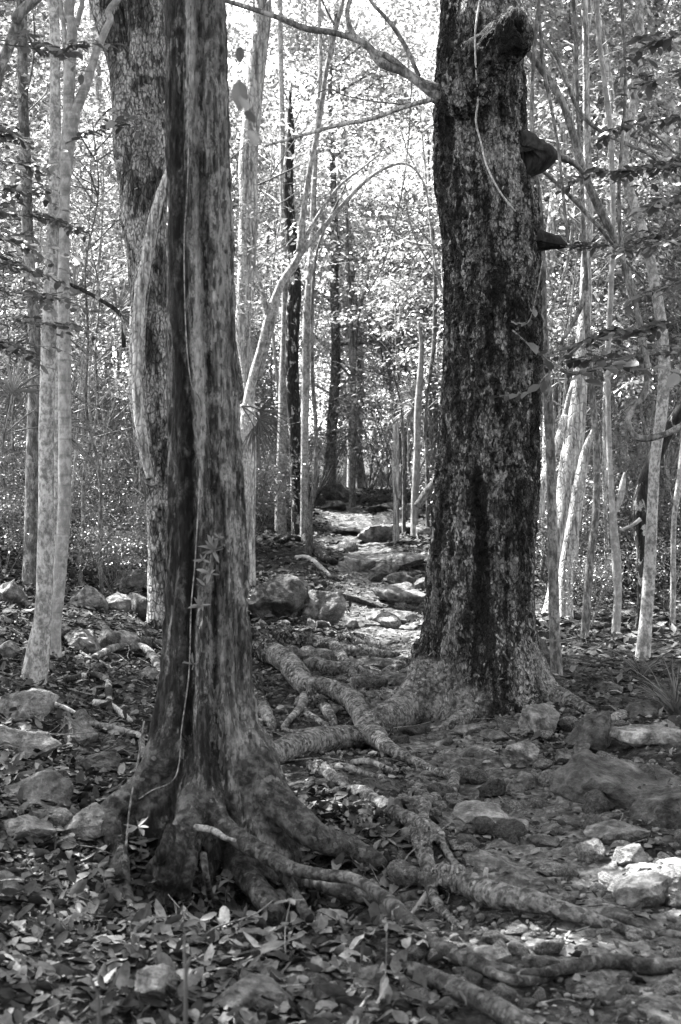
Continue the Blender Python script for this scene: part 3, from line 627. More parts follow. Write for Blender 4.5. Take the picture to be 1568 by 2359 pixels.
big = lambda c: [(c, (2.7, 2.5, 1.2), 115, 60, .15, True)]
stem_tree('slender_tree', 'slender pale mottled tree at the left, straight, with flaking bark at its foot', 'bark_pale',
    [[(78, 1560, 62), (92, 1480, 52), (100, 1400, 40), (106, 1200, 37), (107, 1000, 36), (110, 850, 36), (117, 640, 30), (124, 480, 27), (127, 300, 26), (126, 120, 24), (124, 0, 24)]],
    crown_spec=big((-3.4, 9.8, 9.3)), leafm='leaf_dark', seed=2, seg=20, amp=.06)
stem_tree('forked_tree', 'smooth grey banded tree forking high up, standing beside the slender mottled one', 'bark_smooth',
    [[(128, 1445, 26), (138, 1320, 30), (147, 1180, 30), (149, 1000, 30), (148, 820, 30), (146, 640, 28), (146, 480, 28), (150, 400, 30), (156, 330, 34), (166, 262, 38)],
     [(160, 300, 28), (158, 240, 26), (161, 160, 26), (166, 60, 24), (162, 0, 22)], [(166, 270, 26), (184, 230, 24), (200, 190, 22), (222, 120, 18), (252, 50, 16), (280, -10, 15)],
     [(152, 100, 10), (145, 50, 10), (138, 0, 9)], [(176, 60, 12), (186, 20, 12), (190, -10, 12)]],
    Y=10.0, crown_spec=big((-1.7, 12.3, 9.6)), leafm='leaf_dark', seed=3, seg=18, amp=.03)
stem_tree('thin_tree', 'thin pale stem squeezed between the mottled tree and the forked tree', 'bark_pale',
    [[(126, 1420, 12), (128, 1200, 12), (130, 900, 12), (134, 700, 11), (140, 520, 10), (152, 380, 9), (150, 200, 8), (140, 0, 8)]], Y=10.6, crown_spec=[(-1, (1.4, 1.4, .9), 40, 50, .12, True)] and big((-5.4, 10.6, 9.2)), leafm='leaf_dark', seed=4)
stem_tree('mottled_tree', 'darker mottled tree half hidden behind the slender pair at the left', 'bark_grey',
    [[(72, 1330, 44), (74, 1200, 36), (76, 1000, 30), (80, 800, 28), (74, 680, 27), (64, 540, 26), (60, 400, 25), (52, 200, 24), (48, 0, 22)]], Y=12.4, crown_spec=big((-4.6, 12.9, 9.2)), leafm='leaf_dark', seed=5, seg=16)
stem_tree('slanted_tree', 'shadowed branch like trunk leaning across the top left corner', 'bark_grey',
    [[(-150, 1500, 40), (-90, 900, 34), (-40, 400, 32), (-8, 180, 30), (14, 120, 28), (40, 60, 26), (78, 0, 24)]], Y=8.0, crown_spec=big((-4.2, 7.6, 8.6)), leafm='leaf_dark', seed=6)
stem_tree('blotchy_tree', 'broad blotchy double stemmed tree directly behind the left trunk', 'bark_blotchy',
    [[(372, 1345, 64), (368, 1240, 62), (366, 1120, 72), (362, 1000, 84), (352, 850, 86), (345, 700, 88), (338, 560, 96), (322, 420, 104), (308, 300, 100), (285, 160, 78), (258, 60, 74), (240, 0, 74)],
     [(345, 560, 70), (345, 420, 80), (342, 280, 86), (336, 140, 92), (330, 0, 100)],
     [(352, 1120, 30, 11.8), (335, 1050, 42, 11.75), (318, 930, 38, 11.7), (316, 800, 38, 11.7), (322, 680, 40, 11.7), (338, 580, 40, 11.7), (360, 480, 34, 11.7), (392, 390, 22, 11.75)]],
    Y=12.0, crown_spec=big((-1.2, 13.4, 9.8)), leafm='leaf_dark', seed=7, seg=40, amp=.10, ns=(7, 7, 3))
limb(bpy.data.objects['blotchy_tree'], np.array(bpy.data.objects['blotchy_tree'].location), [(345, 1100, 20), (332, 1040, 24), (318, 930, 25), (316, 800, 26), (322, 690, 27), (338, 590, 28), (360, 480, 25), (392, 385, 18)], 11.6, 'bark_white', 'trunk', 18, .12)
stem_tree('pale_tree', 'pale peeling tree immediately right of the dark left trunk', 'bark_white',
    [[(576, 1180, 24), (580, 1080, 22), (577, 960, 22), (572, 860, 30), (560, 750, 36), (566, 640, 40), (572, 500, 44), (572, 360, 42), (585, 220, 44), (598, 100, 40), (606, 0, 38)]], Y=15.5, crown_spec=[(0, (2.4, 2.4, 1.4), 70, 50, .1, False)], seed=8, seg=18, amp=.07, top=8.5)
stem_tree('dark_tree', 'thin blackish tree with white lichen flecks standing beside the far path', 'bark_dark',
    [[(692, 1242, 44), (688, 1180, 34), (684, 1080, 32), (678, 980, 30), (672, 860, 32), (674, 740, 33), (678, 620, 30), (667, 500, 27), (663, 400, 25), (670, 310, 19), (667, 240, 9), (672, 190, 4)]], seg=16, seed=9, top=None,
    roots=[[(700, 1232, 26), (722, 1262, 24), (750, 1292, 22), (775, 1300, 14)], [(690, 1240, 20), (660, 1246, 14), (630, 1252, 8)], [(705, 1245, 10), (745, 1260, 9), (800, 1275, 6)]],
    crown_spec=None, amp=.07)
stem_tree('forking_sapling', 'pale leaning sapling that forks in front of the thin blackish tree', 'bark_pale',
    [[(556, 1200, 26), (562, 1000, 24), (575, 900, 22), (602, 800, 20), (622, 720, 20), (650, 650, 18), (680, 605, 18), (700, 560, 15)],
     [(690, 580, 18), (700, 480, 14), (712, 400, 13), (735, 280, 12), (752, 160, 11), (775, 60, 10), (790, 0, 9)],
     [(695, 580, 13), (740, 530, 12), (790, 470, 10), (850, 410, 8), (905, 380, 7), (945, 382, 5), (975, 420, 4), (990, 480, 4), (1000, 520, 3)],
     [(698, 560, 9), (730, 500, 8), (780, 430, 7), (830, 390, 5), (870, 358, 4)], [(622, 760, 14), (608, 690, 12), (598, 650, 9), (580, 600, 7)], [(640, 690, 12), (615, 800, 10), (598, 870, 10)]],
    Y=14.0, seed=10, crown_spec=[(1, (1.6, 1.6, 1.0), 40, 40, .1, False)], top=7.5)
stem_tree('young_tree', 'straight young tree right behind the blackish tree, pale and slim', 'bark_pale',
    [[(700, 1190, 18), (702, 1000, 18), (705, 800, 19), (708, 700, 18), (716, 600, 15), (722, 450, 12), (730, 300, 10), (738, 150, 9), (735, 0, 8)]], Y=20.5, seed=11, crown_spec=[(0, (2, 2, 1.5), 50, 40, .1, False)], top=10)
stem_tree('bent_sapling', 'thin dark bent sapling arching down to the far left edge of the path', 'bark_grey',
    [[(712, 1190, 16), (724, 1120, 11), (728, 1000, 10), (720, 880, 9), (718, 760, 9), (722, 640, 8), (735, 560, 6), (770, 480, 5), (800, 420, 4)]], Y=18.5, seed=12, top=None)
stem_tree('lichen_tree', 'grey lichen spotted tree left of the thin blackish tree', 'bark_pale',
    [[(646, 1130, 24), (650, 1000, 22), (652, 880, 20), (656, 700, 16), (652, 500, 15), (650, 300, 13), (645, 0, 11)]], Y=21, seed=13, crown_spec=[(0, (2.2, 2, 1.5), 50, 40, .1, False)], top=10)
stem_tree('spindly_tree', 'spindly tree with a dark upper stem in the middle of the view beyond the path', 'bark_grey',
    [[(812, 1112, 14), (814, 1000, 13), (812, 860, 13), (806, 740, 14), (802, 640, 10), (800, 590, 8), (798, 500, 6)], [(814, 880, 9), (820, 760, 9), (830, 700, 8), (842, 670, 6), (850, 620, 4)]], Y=27, seed=14, top=None)
stem_tree('sunlit_pole', 'bright sunlit straight pole of a tree close to the left edge of the rough trunk', 'bark_smooth',
    [[(955, 1150, 17), (960, 1050, 16), (962, 940, 15), (968, 860, 14), (970, 790, 10), (964, 740, 6)]], Y=21, seed=15, top=None)
stem_tree('snag', 'short pale split snag standing left of the sunlit pole', 'bark_white',
    [[(912, 1150, 14), (908, 1060, 11), (909, 978, 8)], [(916, 1150, 16), (914, 1060, 12), (914, 972, 7)]], Y=20, seed=16, top=None, cat='snag')
stem_tree('thin_pole', 'hair thin pale pole between the split snag and the sunlit pole', 'bark_grey', [[(930, 1130, 8), (928, 1000, 7), (920, 920, 5), (905, 860, 4)]], Y=22, seed=17, top=None)
stem_tree('thin_pole', 'thin pole touching the left side of the rough trunk, right of the sunlit pole', 'bark_grey', [[(985, 1140, 9), (982, 1040, 8), (978, 980, 7), (985, 900, 7), (998, 800, 10), (1002, 700, 10), (1000, 600, 8), (990, 450, 7), (985, 300, 6)]], Y=22, seed=18, top=None)
# right side
stem_tree('front_sapling', 'grey sapling close against the right side of the rough trunk', 'bark_grey',
    [[(1284, 1560, 28), (1278, 1470, 25), (1274, 1330, 24), (1271, 1200, 22), (1268, 1050, 22), (1262, 930, 22), (1256, 840, 22), (1252, 720, 16), (1250, 600, 13), (1243, 460, 11), (1225, 330, 10), (1228, 150, 9), (1240, 0, 9)]], seed=19, seg=16, top=7.0, crown_spec=[((1.2, 9.8, 7.8), (1.8, 1.7, .8), 60, 50, .13, True)], leafm='leaf_dark')
stem_tree('sunlit_tree', 'thick sunlit fissured trunk leaning right, just right of the front sapling', 'bark_white',
    [[(1272, 1450, 52), (1285, 1340, 48), (1298, 1200, 50), (1312, 1080, 48), (1328, 960, 44), (1338, 850, 34), (1345, 740, 30), (1350, 600, 24), (1356, 480, 20), (1352, 330, 18), (1350, 200, 16), (1345, 0, 14)],
     [(1300, 960, 18, 13.4), (1285, 1010, 16, 13.2), (1250, 1110, 22, 13), (1240, 1190, 24, 13)], [(1290, 1000, 10), (1310, 920, 14), (1330, 860, 16), (1345, 820, 12)]],
    Y=14.2, seed=20, seg=24, amp=.08, top=8.5, crown_spec=[(0, (2, 2, 1.2), 50, 50, .1, False)])
stem_tree('snag', 'broken topped slanting trunk beside the thick sunlit fissured one', 'bark_white',
    [[(1302, 1320, 34), (1318, 1220, 32), (1334, 1120, 28), (1348, 1040, 20), (1364, 990, 5)]], Y=14.0, seed=21, seg=18, amp=.09, top=None, cat='snag')
stem_tree('crooked_sapling', 'slim grey sapling rising right of the two sunlit leaning trunks', 'bark_grey',
    [[(1345, 1475, 20), (1352, 1380, 19), (1360, 1280, 18), (1372, 1180, 17), (1374, 1060, 16), (1368, 960, 15), (1360, 850, 13), (1352, 740, 14), (1350, 640, 10), (1345, 560, 10), (1340, 420, 9), (1330, 250, 9), (1320, 0, 9)],
     [(1348, 640, 12), (1340, 700, 11), (1315, 750, 10), (1290, 790, 9)]], seed=22, seg=12, top=7.5, crown_spec=[(0, (1.6, 1.6, 1), 50, 50, .12, True)], leafm='leaf_dark')
stem_tree('kinked_tree', 'kinked sapling with a pale sunlit side stub near its middle', 'bark_smooth',
    [[(1418, 1455, 20), (1422, 1380, 20), (1420, 1300, 22), (1412, 1200, 18), (1408, 1140, 14), (1402, 1000, 12), (1400, 850, 12), (1405, 700, 12), (1412, 520, 12), (1405, 300, 12), (1380, 100, 11), (1375, 0, 10)],
     [(1412, 1190, 10), (1428, 1150, 15), (1434, 1115, 14), (1438, 1088, 4)], [(1426, 1222, 8), (1455, 1210, 8), (1475, 1195, 10)]], Y=13.0, seed=23, seg=12, top=8, crown_spec=[(0, (1.8, 1.8, 1), 50, 50, .1, False)])
stem_tree('tall_sapling', 'tall curving sapling near the right edge, swaying left at the top', 'bark_pale',
    [[(1480, 1512, 36), (1488, 1420, 30), (1496, 1300, 28), (1502, 1180, 26), (1508, 1060, 25), (1524, 940, 27), (1530, 850, 27), (1522, 740, 26), (1505, 640, 24), (1490, 560, 22), (1460, 470, 21), (1438, 400, 21), (1440, 330, 20), (1462, 220, 20), (1474, 100, 20), (1476, 0, 20)]], seed=24, seg=16, top=8, crown_spec=[(0, (1.8, 1.6, .9), 60, 50, .12, True)], leafm='leaf_dark')
stem_tree('burled_tree', 'thick knobbly dark stem just left of the tall curving sapling', 'bark_dark',
    [[(1474, 1500, 34), (1482, 1400, 34), (1488, 1300, 38), (1484, 1230, 48), (1474, 1180, 44), (1484, 1120, 40), (1505, 1060, 34), (1545, 980, 30), (1600, 900, 28)]], Y=13.2, seed=25, seg=18, amp=.12, top=None)
stem_tree('edge_sapling', 'thin sapling at the very right edge, partly cut by the frame', 'bark_pale', [[(1548, 1500, 14), (1550, 1350, 13), (1552, 1200, 13), (1566, 1100, 16), (1580, 950, 12)]], Y=13.5, seed=26, top=None)
stem_tree('sunlit_sapling', 'white sunlit thin stem in the upper right behind the crossing branches', 'bark_white',
    [[(1395, 1440, 12), (1398, 1300, 12), (1392, 1100, 11), (1395, 900, 13), (1402, 760, 14), (1408, 600, 14), (1400, 420, 13), (1412, 280, 13), (1398, 140, 14), (1372, 0, 12)]], Y=16, seed=27, top=9, crown_spec=[(0, (1.8, 1.8, 1), 50, 50, .1, False)])
stem_tree('sunlit_sapling', 'white sunlit sapling seen between the two broken stubs of the rough trunk', 'bark_white',
    [[(1252, 1440, 18), (1256, 1200, 20), (1262, 900, 22), (1262, 640, 24), (1275, 480, 24), (1290, 380, 24), (1305, 280, 24), (1330, 180, 22), (1350, 60, 18), (1360, 0, 16)]], Y=17, seed=28, top=9, crown_spec=[(0, (1.8, 1.8, 1), 50, 50, .1, False)])

def simple_tube(name, label, cat, mat, spec, Y, group=None, seg=8, amp=.10):
    P = [at(s[0], s[1], s[3] if len(s) > 3 else Y) for s in spec]; R = [s[2] / 2 * mpp(s[3] if len(s) > 3 else Y) for s in spec]
    mb = MB(); tube(mb, P, R, seg, step=max(.015, np.mean(R) * 1.5), amp=amp, nscale=(14, 14, 14), seed=int(spec[0][0]) % 97)
    o = build(name, mb, M[mat], None, P[0]); return tag(o, label, cat, group)
simple_tube('hanging_vine', 'pale bare vine hanging down the front of the rough trunk', 'vine', 'vine',
    [(1115, -60, 4.4, 9.0), (1103, 10, 4.4, 9.02), (1094, 80, 4.4, 9.0), (1096, 160, 4.4, 9.05), (1100, 230, 4.4, 9.15), (1096, 280, 4.4, 9.2), (1108, 330, 4.4, 9.2), (1120, 380, 4.4, 9.2), (1150, 440, 4.4, 9.2), (1185, 485, 4.4, 9.25), (1215, 515, 4.4, 9.35)], 9.2)
simple_tube('liana', 'dark liana looping down and curling up at the right edge', 'vine', 'bark_grey',
    [(1430, -20, 7), (1440, 200, 7), (1425, 450, 9), (1438, 620, 12), (1468, 720, 12), (1484, 800, 14), (1490, 860, 14), (1482, 910, 14), (1458, 940, 15), (1446, 970, 15), (1458, 1000, 15), (1485, 1010, 15), (1530, 1000, 14), (1568, 982, 14), (1620, 960, 12)], 9.4)
simple_tube('long_vine', 'long thin dark vine dropping past the broken stubs right of the rough trunk', 'vine', 'bark_grey',
    [(1238, -20, 8), (1245, 80, 8), (1252, 160, 9), (1270, 250, 8), (1284, 330, 7), (1294, 420, 7), (1306, 540, 7), (1310, 560, 5)], 9.1)
simple_tube('fallen_limb', 'long grey limb slanting down through the leaves at the upper right', 'branch', 'bark_grey',
    [(1205, 108, 14), (1250, 165, 16), (1290, 225, 17), (1320, 310, 18), (1345, 400, 19), (1385, 490, 20), (1410, 540, 18), (1450, 640, 14), (1470, 740, 12), (1480, 850, 9)], 10.6)
simple_tube('thin_limb', 'thin grey limb crossing below the long slanting one', 'branch', 'bark_grey',
    [(1215, 60, 6), (1280, 130, 8), (1330, 250, 10), (1380, 300, 9), (1440, 330, 9), (1500, 360, 7), (1560, 420, 5)], 11.2)
simple_tube('thin_limb', 'thin branch running right from the lower broken stub into the leaves', 'branch', 'bark_grey',
    [(1283, 360, 18), (1320, 375, 14), (1345, 400, 8)], 9.7)
simple_tube('thin_limb', 'slim dark limb sloping down right between the two broken stubs', 'branch', 'bark_grey',
    [(1245, 390, 9), (1290, 430, 9), (1340, 480, 11), (1385, 530, 9), (1440, 600, 7), (1480, 640, 4)], 10.2)
simple_tube('fallen_limb', 'dead pole propped against the left foot of the rough trunk', 'branch', 'bark_grey', [(960, 1168, 20), (985, 1130, 18), (1020, 1085, 16), (1080, 1020, 12)], 17.5)
simple_tube('liana', 'hair thin curving liana hanging in the gap left of the rough trunk', 'vine', 'bark_grey', [(948, 180, 3), (940, 330, 3), (920, 470, 3), (885, 600, 3), (845, 680, 3)], 13)
simple_tube('liana', 'dark slanting liana across the trees at the left', 'vine', 'bark_dark', [(0, 590, 8), (60, 620, 8), (160, 655, 9), (230, 690, 9), (280, 730, 11), (285, 800, 10)], 11.2)
simple_tube('liana', 'thin vine climbing the face of the fluted trunk', 'vine', 'twig',
    [(440, -20, 2.6, 5.62), (436, 200, 2.6, 5.66), (432, 420, 2.6, 5.66), (424, 560, 2.6, 5.65), (428, 760, 2.6, 5.64), (440, 880, 2.6, 5.62), (462, 930, 2.6, 5.62), (462, 1050, 2.6, 5.62), (450, 1280, 2.6, 5.6), (440, 1400, 2.6, 5.58), (435, 1550, 2.6, 5.56), (418, 1680, 2.6, 5.5), (412, 1760, 2.6, 5.45), (395, 1800, 2.6, 5.42), (350, 1820, 2.6, 5.4), (320, 1840, 2.6, 5.38)], 5.6)
simple_tube('liana', 'thin twig vine hanging in front of the left buttress roots', 'vine', 'twig', [(332, 1660, 4, 5.3), (318, 1750, 4, 5.3), (300, 1850, 4, 5.25), (290, 1950, 5, 5.2)], 5.3)

# ------------------------------------------------------------------ rocks
def rock_mesh(rng, cuts=14, sub=4, rough=.035, flat=0):
    bm_ = rock_mesh.cache.get(sub)
    if bm_ is None:
        import bmesh
        b = bmesh.new(); bmesh.ops.create_icosphere(b, subdivisions=sub, radius=1); b.verts.ensure_lookup_table()
        bm_ = (np.array([v.co[:] for v in b.verts]), np.array([[v.index for v in f.verts] for f in b.faces])); b.free(); rock_mesh.cache[sub] = bm_
    V, F = bm_; V = V.copy()
    for _ in range(cuts):
        d = rand_dirs(rng, 1)[0]; h = rng.uniform(.5, .85); s = V @ d; k = s > h; V[k] -= (s[k] - h)[:, None] * d * .985
    if flat: 
        d = np.array([rng.normal(0, .12), rng.normal(0, .12), 1]); d /= np.linalg.norm(d); s = V @ d; k = s > .45; V[k] -= (s[k] - .45)[:, None] * d * .95
    o = rng.random(3) * 50; n = V / (np.linalg.norm(V, axis=1)[:, None]); V += n * (rough * 2.2 * fbm(V * 1.6 + o, 3, 1) - rough * 1.3 * np.abs(fbm(V * 3 + o, 3, 9)) + rough * .9 * fbm(V * 7 + o, 4, 2, .65))[:, None]
    return V, F
rock_mesh.cache = {}
rk = 0
def rock(x, y, wd, ht, label=None, mat='rock', tk=None, dep=.75, rot=None, flat=0, rise=.5, group=None, name='rock', tilt=0.0, cuts=14):
    """x, y centre of the rock in picture pixels, wd x ht its size"""
    global rk; rk += 1; rng = np.random.default_rng(100 + rk)
    p = g(x, y + ht * .42); Y = p[1] + wd * mpp(p[1]) * .5 * dep; W = wd * mpp(Y) / 2; p = at(x, y + ht * .3, Y)
    H = (tk if tk else ht * mpp(Y) * .62); gz = float(G(p[0], Y))
    V, F = rock_mesh(rng, cuts, 5 if wd > 90 else 4, flat=flat)
    V *= np.array([W * 1.12, W * dep * 1.1, H]); a = rng.uniform(-.5, .5) if rot is None else rot; tl = rng.normal(0, .12)
    Rm = np.array((Matrix.Rotation(a * .4, 3, 'Z') @ Matrix.Rotation(tl, 3, 'Y') @ Matrix.Rotation(tilt, 3, 'X'))); V = V @ Rm.T
    base = np.array([p[0], Y, gz + H * rise]); mb = MB(); mb.add(V + base, None, F)
    o = build(name, mb, M[mat], None, base); return tag(o, label, 'rock' if name != 'stone' else 'stone', group)
RK = [
 (1098, 1606, 112, 78, 'dark jagged rock with a pale top leaning on the foot of the rough trunk', 'rock_dark', {}),
 (1172, 1592, 44, 36, 'small angular rock right of the dark jagged one at the trunk foot', 'rock', {}),
 (1212, 1604, 70, 44, 'low rock under the right root flare of the rough trunk', 'rock', {}),
 (1248, 1664, 104, 92, 'pale weathered boulder right of the path below the rough trunk', 'rock_pale', dict(tk=.16)),
 (1368, 1694, 122, 92, 'dark rounded boulder with a shadowed face right of the pale one', 'rock_dark', dict(tk=.17)),
 (1300, 1740, 48, 44, 'small stone wedged below the dark rounded boulder, left of its twin', 'rock', {}),
 (1342, 1728, 44, 38, 'small stone wedged below the dark rounded boulder, right of its twin', 'rock', {}),
 (1212, 1738, 92, 62, 'rounded stone half sunk in the path left of the two wedged stones', 'rock_pale', {}),
 (1500, 1700, 170, 90, 'grey bedrock shelf rising above the big slab at the right edge', 'rock', dict(flat=1)),
 (1430, 1800, 320, 190, 'broad flat bedrock slab on the right side of the path', 'rock_dark', dict(flat=1, tk=.16, dep=1.3, rise=.15, tilt=.16, cuts=24)),
 (1540, 1850, 200, 130, 'low bedrock ledge running out of the right edge below the big slab', 'rock_dark', dict(flat=1, tk=.15, dep=.9, rise=.3)),
 (1095, 1886, 150, 68, 'flat topped brick shaped stone lying in the middle of the path', 'rock_pale', dict(flat=1, cuts=20)),
 (1192, 1902, 54, 34, 'small pale stone beside the flat topped one', 'rock_pale', {}),
 (1243, 1944, 100, 34, 'narrow dark flat stone on the path right of centre', 'rock_dark', dict(flat=1)),
 (1345, 1962, 80, 34, 'dark low stone between the narrow flat stone and the tilted slab', 'rock_dark', {}),
 (1425, 1926, 140, 66, 'tilted slab stone below the broad bedrock', 'rock_pale', dict(flat=1)),
 (1458, 1980, 84, 64, 'pale triangular stone near the right edge', 'rock_pale', {}),
 (1545, 2000, 110, 40, 'sun bleached flat stone at the right edge', 'rock_pale', dict(flat=1)),
 (1478, 2012, 110, 36, 'sunlit flat stone left of the bleached one', 'rock_pale', dict(flat=1)),
 (1478, 2066, 160, 84, 'low domed rock above the right hand root', 'rock', {}),
 (1552, 2045, 70, 50, 'bright rounded stone cut by the right edge', 'rock_pale', {}),
 (1122, 2006, 86, 44, 'small tilted stone behind the thick right root', 'rock', {}),
 (1206, 1806, 74, 50, 'small wedge shaped stone in the middle of the path', 'rock', {}),
 (1078, 1782, 40, 34, 'small stone at the bend of the winding root', 'rock', {}),
 (1042, 1752, 60, 30, 'flat little stone above the bend of the winding root', 'rock', {}),
 (1140, 1700, 90, 40, 'flat stone on the path below the jagged dark rock', 'rock', dict(flat=1)),
 (1080, 1680, 70, 30, 'thin flat stone left of the path stones under the rough trunk', 'rock', dict(flat=1)),
 (1300, 2012, 60, 24, 'small stone pressed into the path left of the pale triangular stone', 'rock', {}),
 (1190, 2072, 70, 30, 'half buried stone on the upper side of the thick right root', 'rock', {}),
 (1300, 2080, 46, 36, 'little rounded stone standing above the thick right root', 'rock_pale', {}),
 (1140, 2210, 100, 50, 'blocky stone in front of the thick right root', 'rock', {}),
 (1240, 2190, 90, 44, 'flat sun touched stone in front of the thick right root', 'rock', dict(flat=1)),
 (1525, 2180, 60, 40, 'blocky stone at the lower right edge above the bottom root', 'rock', {}),
 (1500, 2215, 90, 36, 'low stone right above the bottom root at the right', 'rock', {}),
 (925, 1378, 140, 62, 'brilliant sunlit slab on the path left of the rough trunk', 'rock_pale', dict(flat=1, tk=.2, tilt=.2)),
 (938, 1292, 110, 50, 'pale layered ledge above the sunlit slab', 'rock_pale', dict(flat=1)),
 (925, 1335, 70, 50, 'dark angular rock between the ledge and the sunlit slab', 'rock_dark', {}),
 (975, 1345, 60, 40, 'angular rock touching the rough trunk above the sunlit slab', 'rock', {}),
 (866, 1228, 100, 56, 'dark wedge rock right of the far path', 'rock', {}),
 (832, 1302, 90, 50, 'angular boulder on the right side of the far path', 'rock', {}),
 (880, 1318, 50, 32, 'small block beside the angular boulder of the far path', 'rock', {}),
 (930, 1215, 80, 36, 'low grey rock right of the dark wedge rock', 'rock', {}),
 (975, 1225, 50, 34, 'grey rock touching the left edge of the rough trunk far up the path', 'rock', {}),
 (788, 1140, 90, 46, 'farthest dark boulder at the top of the path', 'rock_dark', {}),
 (770, 1165, 60, 30, 'low dark rock under the farthest boulder', 'rock_dark', {}),
 (885, 1170, 90, 34, 'dark low slab at the top right of the path', 'rock_dark', dict(flat=1)),
 (940, 1180, 60, 40, 'pale boulder beside the dark low slab at the top of the path', 'rock_pale', {}),
 (800, 1222, 70, 24, 'flat step stone across the far path', 'rock', dict(flat=1)),
 (640, 1395, 160, 100, 'large dark overhanging rock left of the path', 'rock_dark', dict(tk=.30)),
 (740, 1400, 110, 92, 'rounded mottled boulder beside the overhanging rock', 'rock', dict(tk=.26)),
 (660, 1348, 120, 50, 'grey rock ledge on top of the overhanging rock', 'rock', dict(flat=1)),
 (715, 1438, 26, 40, 'pale upright chip between the overhanging rock and the mottled boulder', 'rock_pale', {}),
 (800, 1440, 60, 26, 'low stone right of the mottled boulder', 'rock', {}),
 (930, 1430, 90, 36, 'rounded stone below the sunlit slab', 'rock', {}),
 (860, 1425, 60, 24, 'small pale stone in the middle of the path below the sunlit slab', 'rock_pale', {}),
 (915, 1570, 60, 36, 'stone beside the left foot of the rough trunk', 'rock', {}),
 (885, 1530, 44, 22, 'little flat stone among the crossing roots', 'rock', {}),
 (760, 1640, 50, 26, 'flat stone under the crossing roots', 'rock', {}),
 (60, 1640, 150, 80, 'mossy boulder at the left edge with a pale top', 'rock', {}),
 (60, 1700, 170, 110, 'broad lichen patched rock low on the left edge', 'rock', dict(tk=.13, rise=.2)),
 (180, 1690, 110, 70, 'grey boulder right of the lichen patched rock', 'rock', {}),
 (70, 1820, 190, 130, 'pale blotched boulder at the left edge above the leaf litter', 'rock', dict(tk=.14, rise=.2)),
 (228, 1762, 100, 60, 'small dark topped stone left of the left trunk', 'rock_dark', {}),
 (150, 1845, 130, 34, 'thin dark slab lying on the left bank', 'rock_dark', dict(flat=1)),
 (205, 1905, 160, 90, 'pale wedge boulder beside the left buttress root', 'rock', dict(tk=.11, rise=.2)),
 (60, 1925, 150, 80, 'low brown grey boulder at the left edge beside the pale wedge', 'rock', {}),
 (25, 1372, 80, 66, 'rounded rock left of the slender mottled tree', 'rock', {}),
 (22, 1500, 64, 54, 'square rock at the left edge behind the mottled tree foot', 'rock', {}),
 (62, 1515, 40, 44, 'small dark rock right of the square one at the left edge', 'rock_dark', {}),
 (215, 1290, 130, 60, 'flat grey rock on the left slope right of the forked tree', 'rock', dict(flat=1)),
 (310, 1300, 90, 44, 'low dark rock on the left slope near the blotchy tree', 'rock_dark', {}),
 (300, 1345, 100, 50, 'rock ledge on the left slope under the fallen branch', 'rock', {}),
 (205, 1385, 110, 60, 'angular slab on the left slope below the fallen branch', 'rock', {}),
 (275, 1395, 70, 60, 'pale speckled block in the middle of the left slope', 'rock_pale', {}),
 (330, 1400, 90, 80, 'dark slab hidden beside the left trunk on the slope', 'rock_dark', {}),
 (190, 1480, 100, 60, 'grey block low on the left slope', 'rock', {}),
 (120, 1460, 90, 50, 'dark block behind the foot of the slender tree', 'rock_dark', {}),
 (280, 1480, 80, 50, 'tilted grey block left of the trunk in the leaf litter', 'rock', {}),
 (250, 1470, 60, 50, 'pointed stone beside the tilted grey block', 'rock', {}),
 (385, 1555, 60, 40, 'stone tucked behind the left edge of the fluted trunk', 'rock', {}),
 (345, 1560, 50, 40, 'small stone left of the fluted trunk among the litter', 'rock', {}),
 (350, 2272, 110, 96, 'smooth round stone in the leaf litter at the bottom', 'rock_pale', {}),
 (600, 2300, 210, 150, 'large sunken boulder at the bottom covered by leaves', 'rock', dict(tk=.09, flat=1)),
 (852, 2275, 70, 90, 'dark pointed stone between the bottom roots', 'rock_dark', {}),
 (10, 2050, 90, 70, 'rock cut by the left edge in the lower leaf litter', 'rock', {}),
 (1560, 2080, 60, 40, 'small grey stone at the right edge by the root end', 'rock', {}),
 (1395, 1590, 100, 34, 'low dark stone in the weeds right of the rough trunk', 'rock_dark', {}),
 (1480, 1640, 100, 50, 'dark block behind the bedrock shelf', 'rock_dark', {}),
 (1245, 1500, 50, 70, 'rounded dark rock behind the right root flare', 'rock_dark', {}),
]
for x, y, wd, ht, lb, mt, kw in RK: rock(x, y, wd, ht, lb, mt, **kw)
# individual small stones strewn about the path, then pebbles too many to count
rng = np.random.default_rng(12); protos = []
for k in range(7):
    V, F = rock_mesh(rng, 12, 3); mb = MB(); mb.add(V * [1, .8, .55], None, F); me = mb.mesh('stone'); me.materials.append(M[['rock', 'rock_pale', 'rock_dark', 'rock_pale'][k % 4]]); protos.append(me)
for k in range(295):
    u = rng.random()
    if u < .68: yd = rng.uniform(1660, 2340); xd = rng.uniform(900, 1568)
    elif u < .88: yd = rng.uniform(1200, 1620); xd = rng.uniform(590, 1000)
    else: yd = rng.uniform(1350, 2000); xd = rng.uniform(0, 380)
    p = g(xd, yd); s = (.022 + .10 * rng.random() ** (1.7 if u < .7 else 2.4)) * (1 + (p[1] > 10) * .8) * (.5 if p[1] < 5.3 else 1)
    o = bpy.data.objects.new('stone', protos[k % 7]); COL.objects.link(o); o.location = (p[0], p[1], float(Gf(p[0], p[1])) + s * .28)
    o.rotation_euler = (rng.normal(0, .2), rng.normal(0, .2), rng.uniform(0, 6.28)); o.scale = (s, s * rng.uniform(.7, 1.2), s * rng.uniform(.6, 1.2))
    tag(o, 'small loose stone lying on the forest floor or path', 'stone', 'small loose stones strewn over the ground')
V, F = rock_mesh(rng, 9, 1, .02); mb = MB(); n = 15000
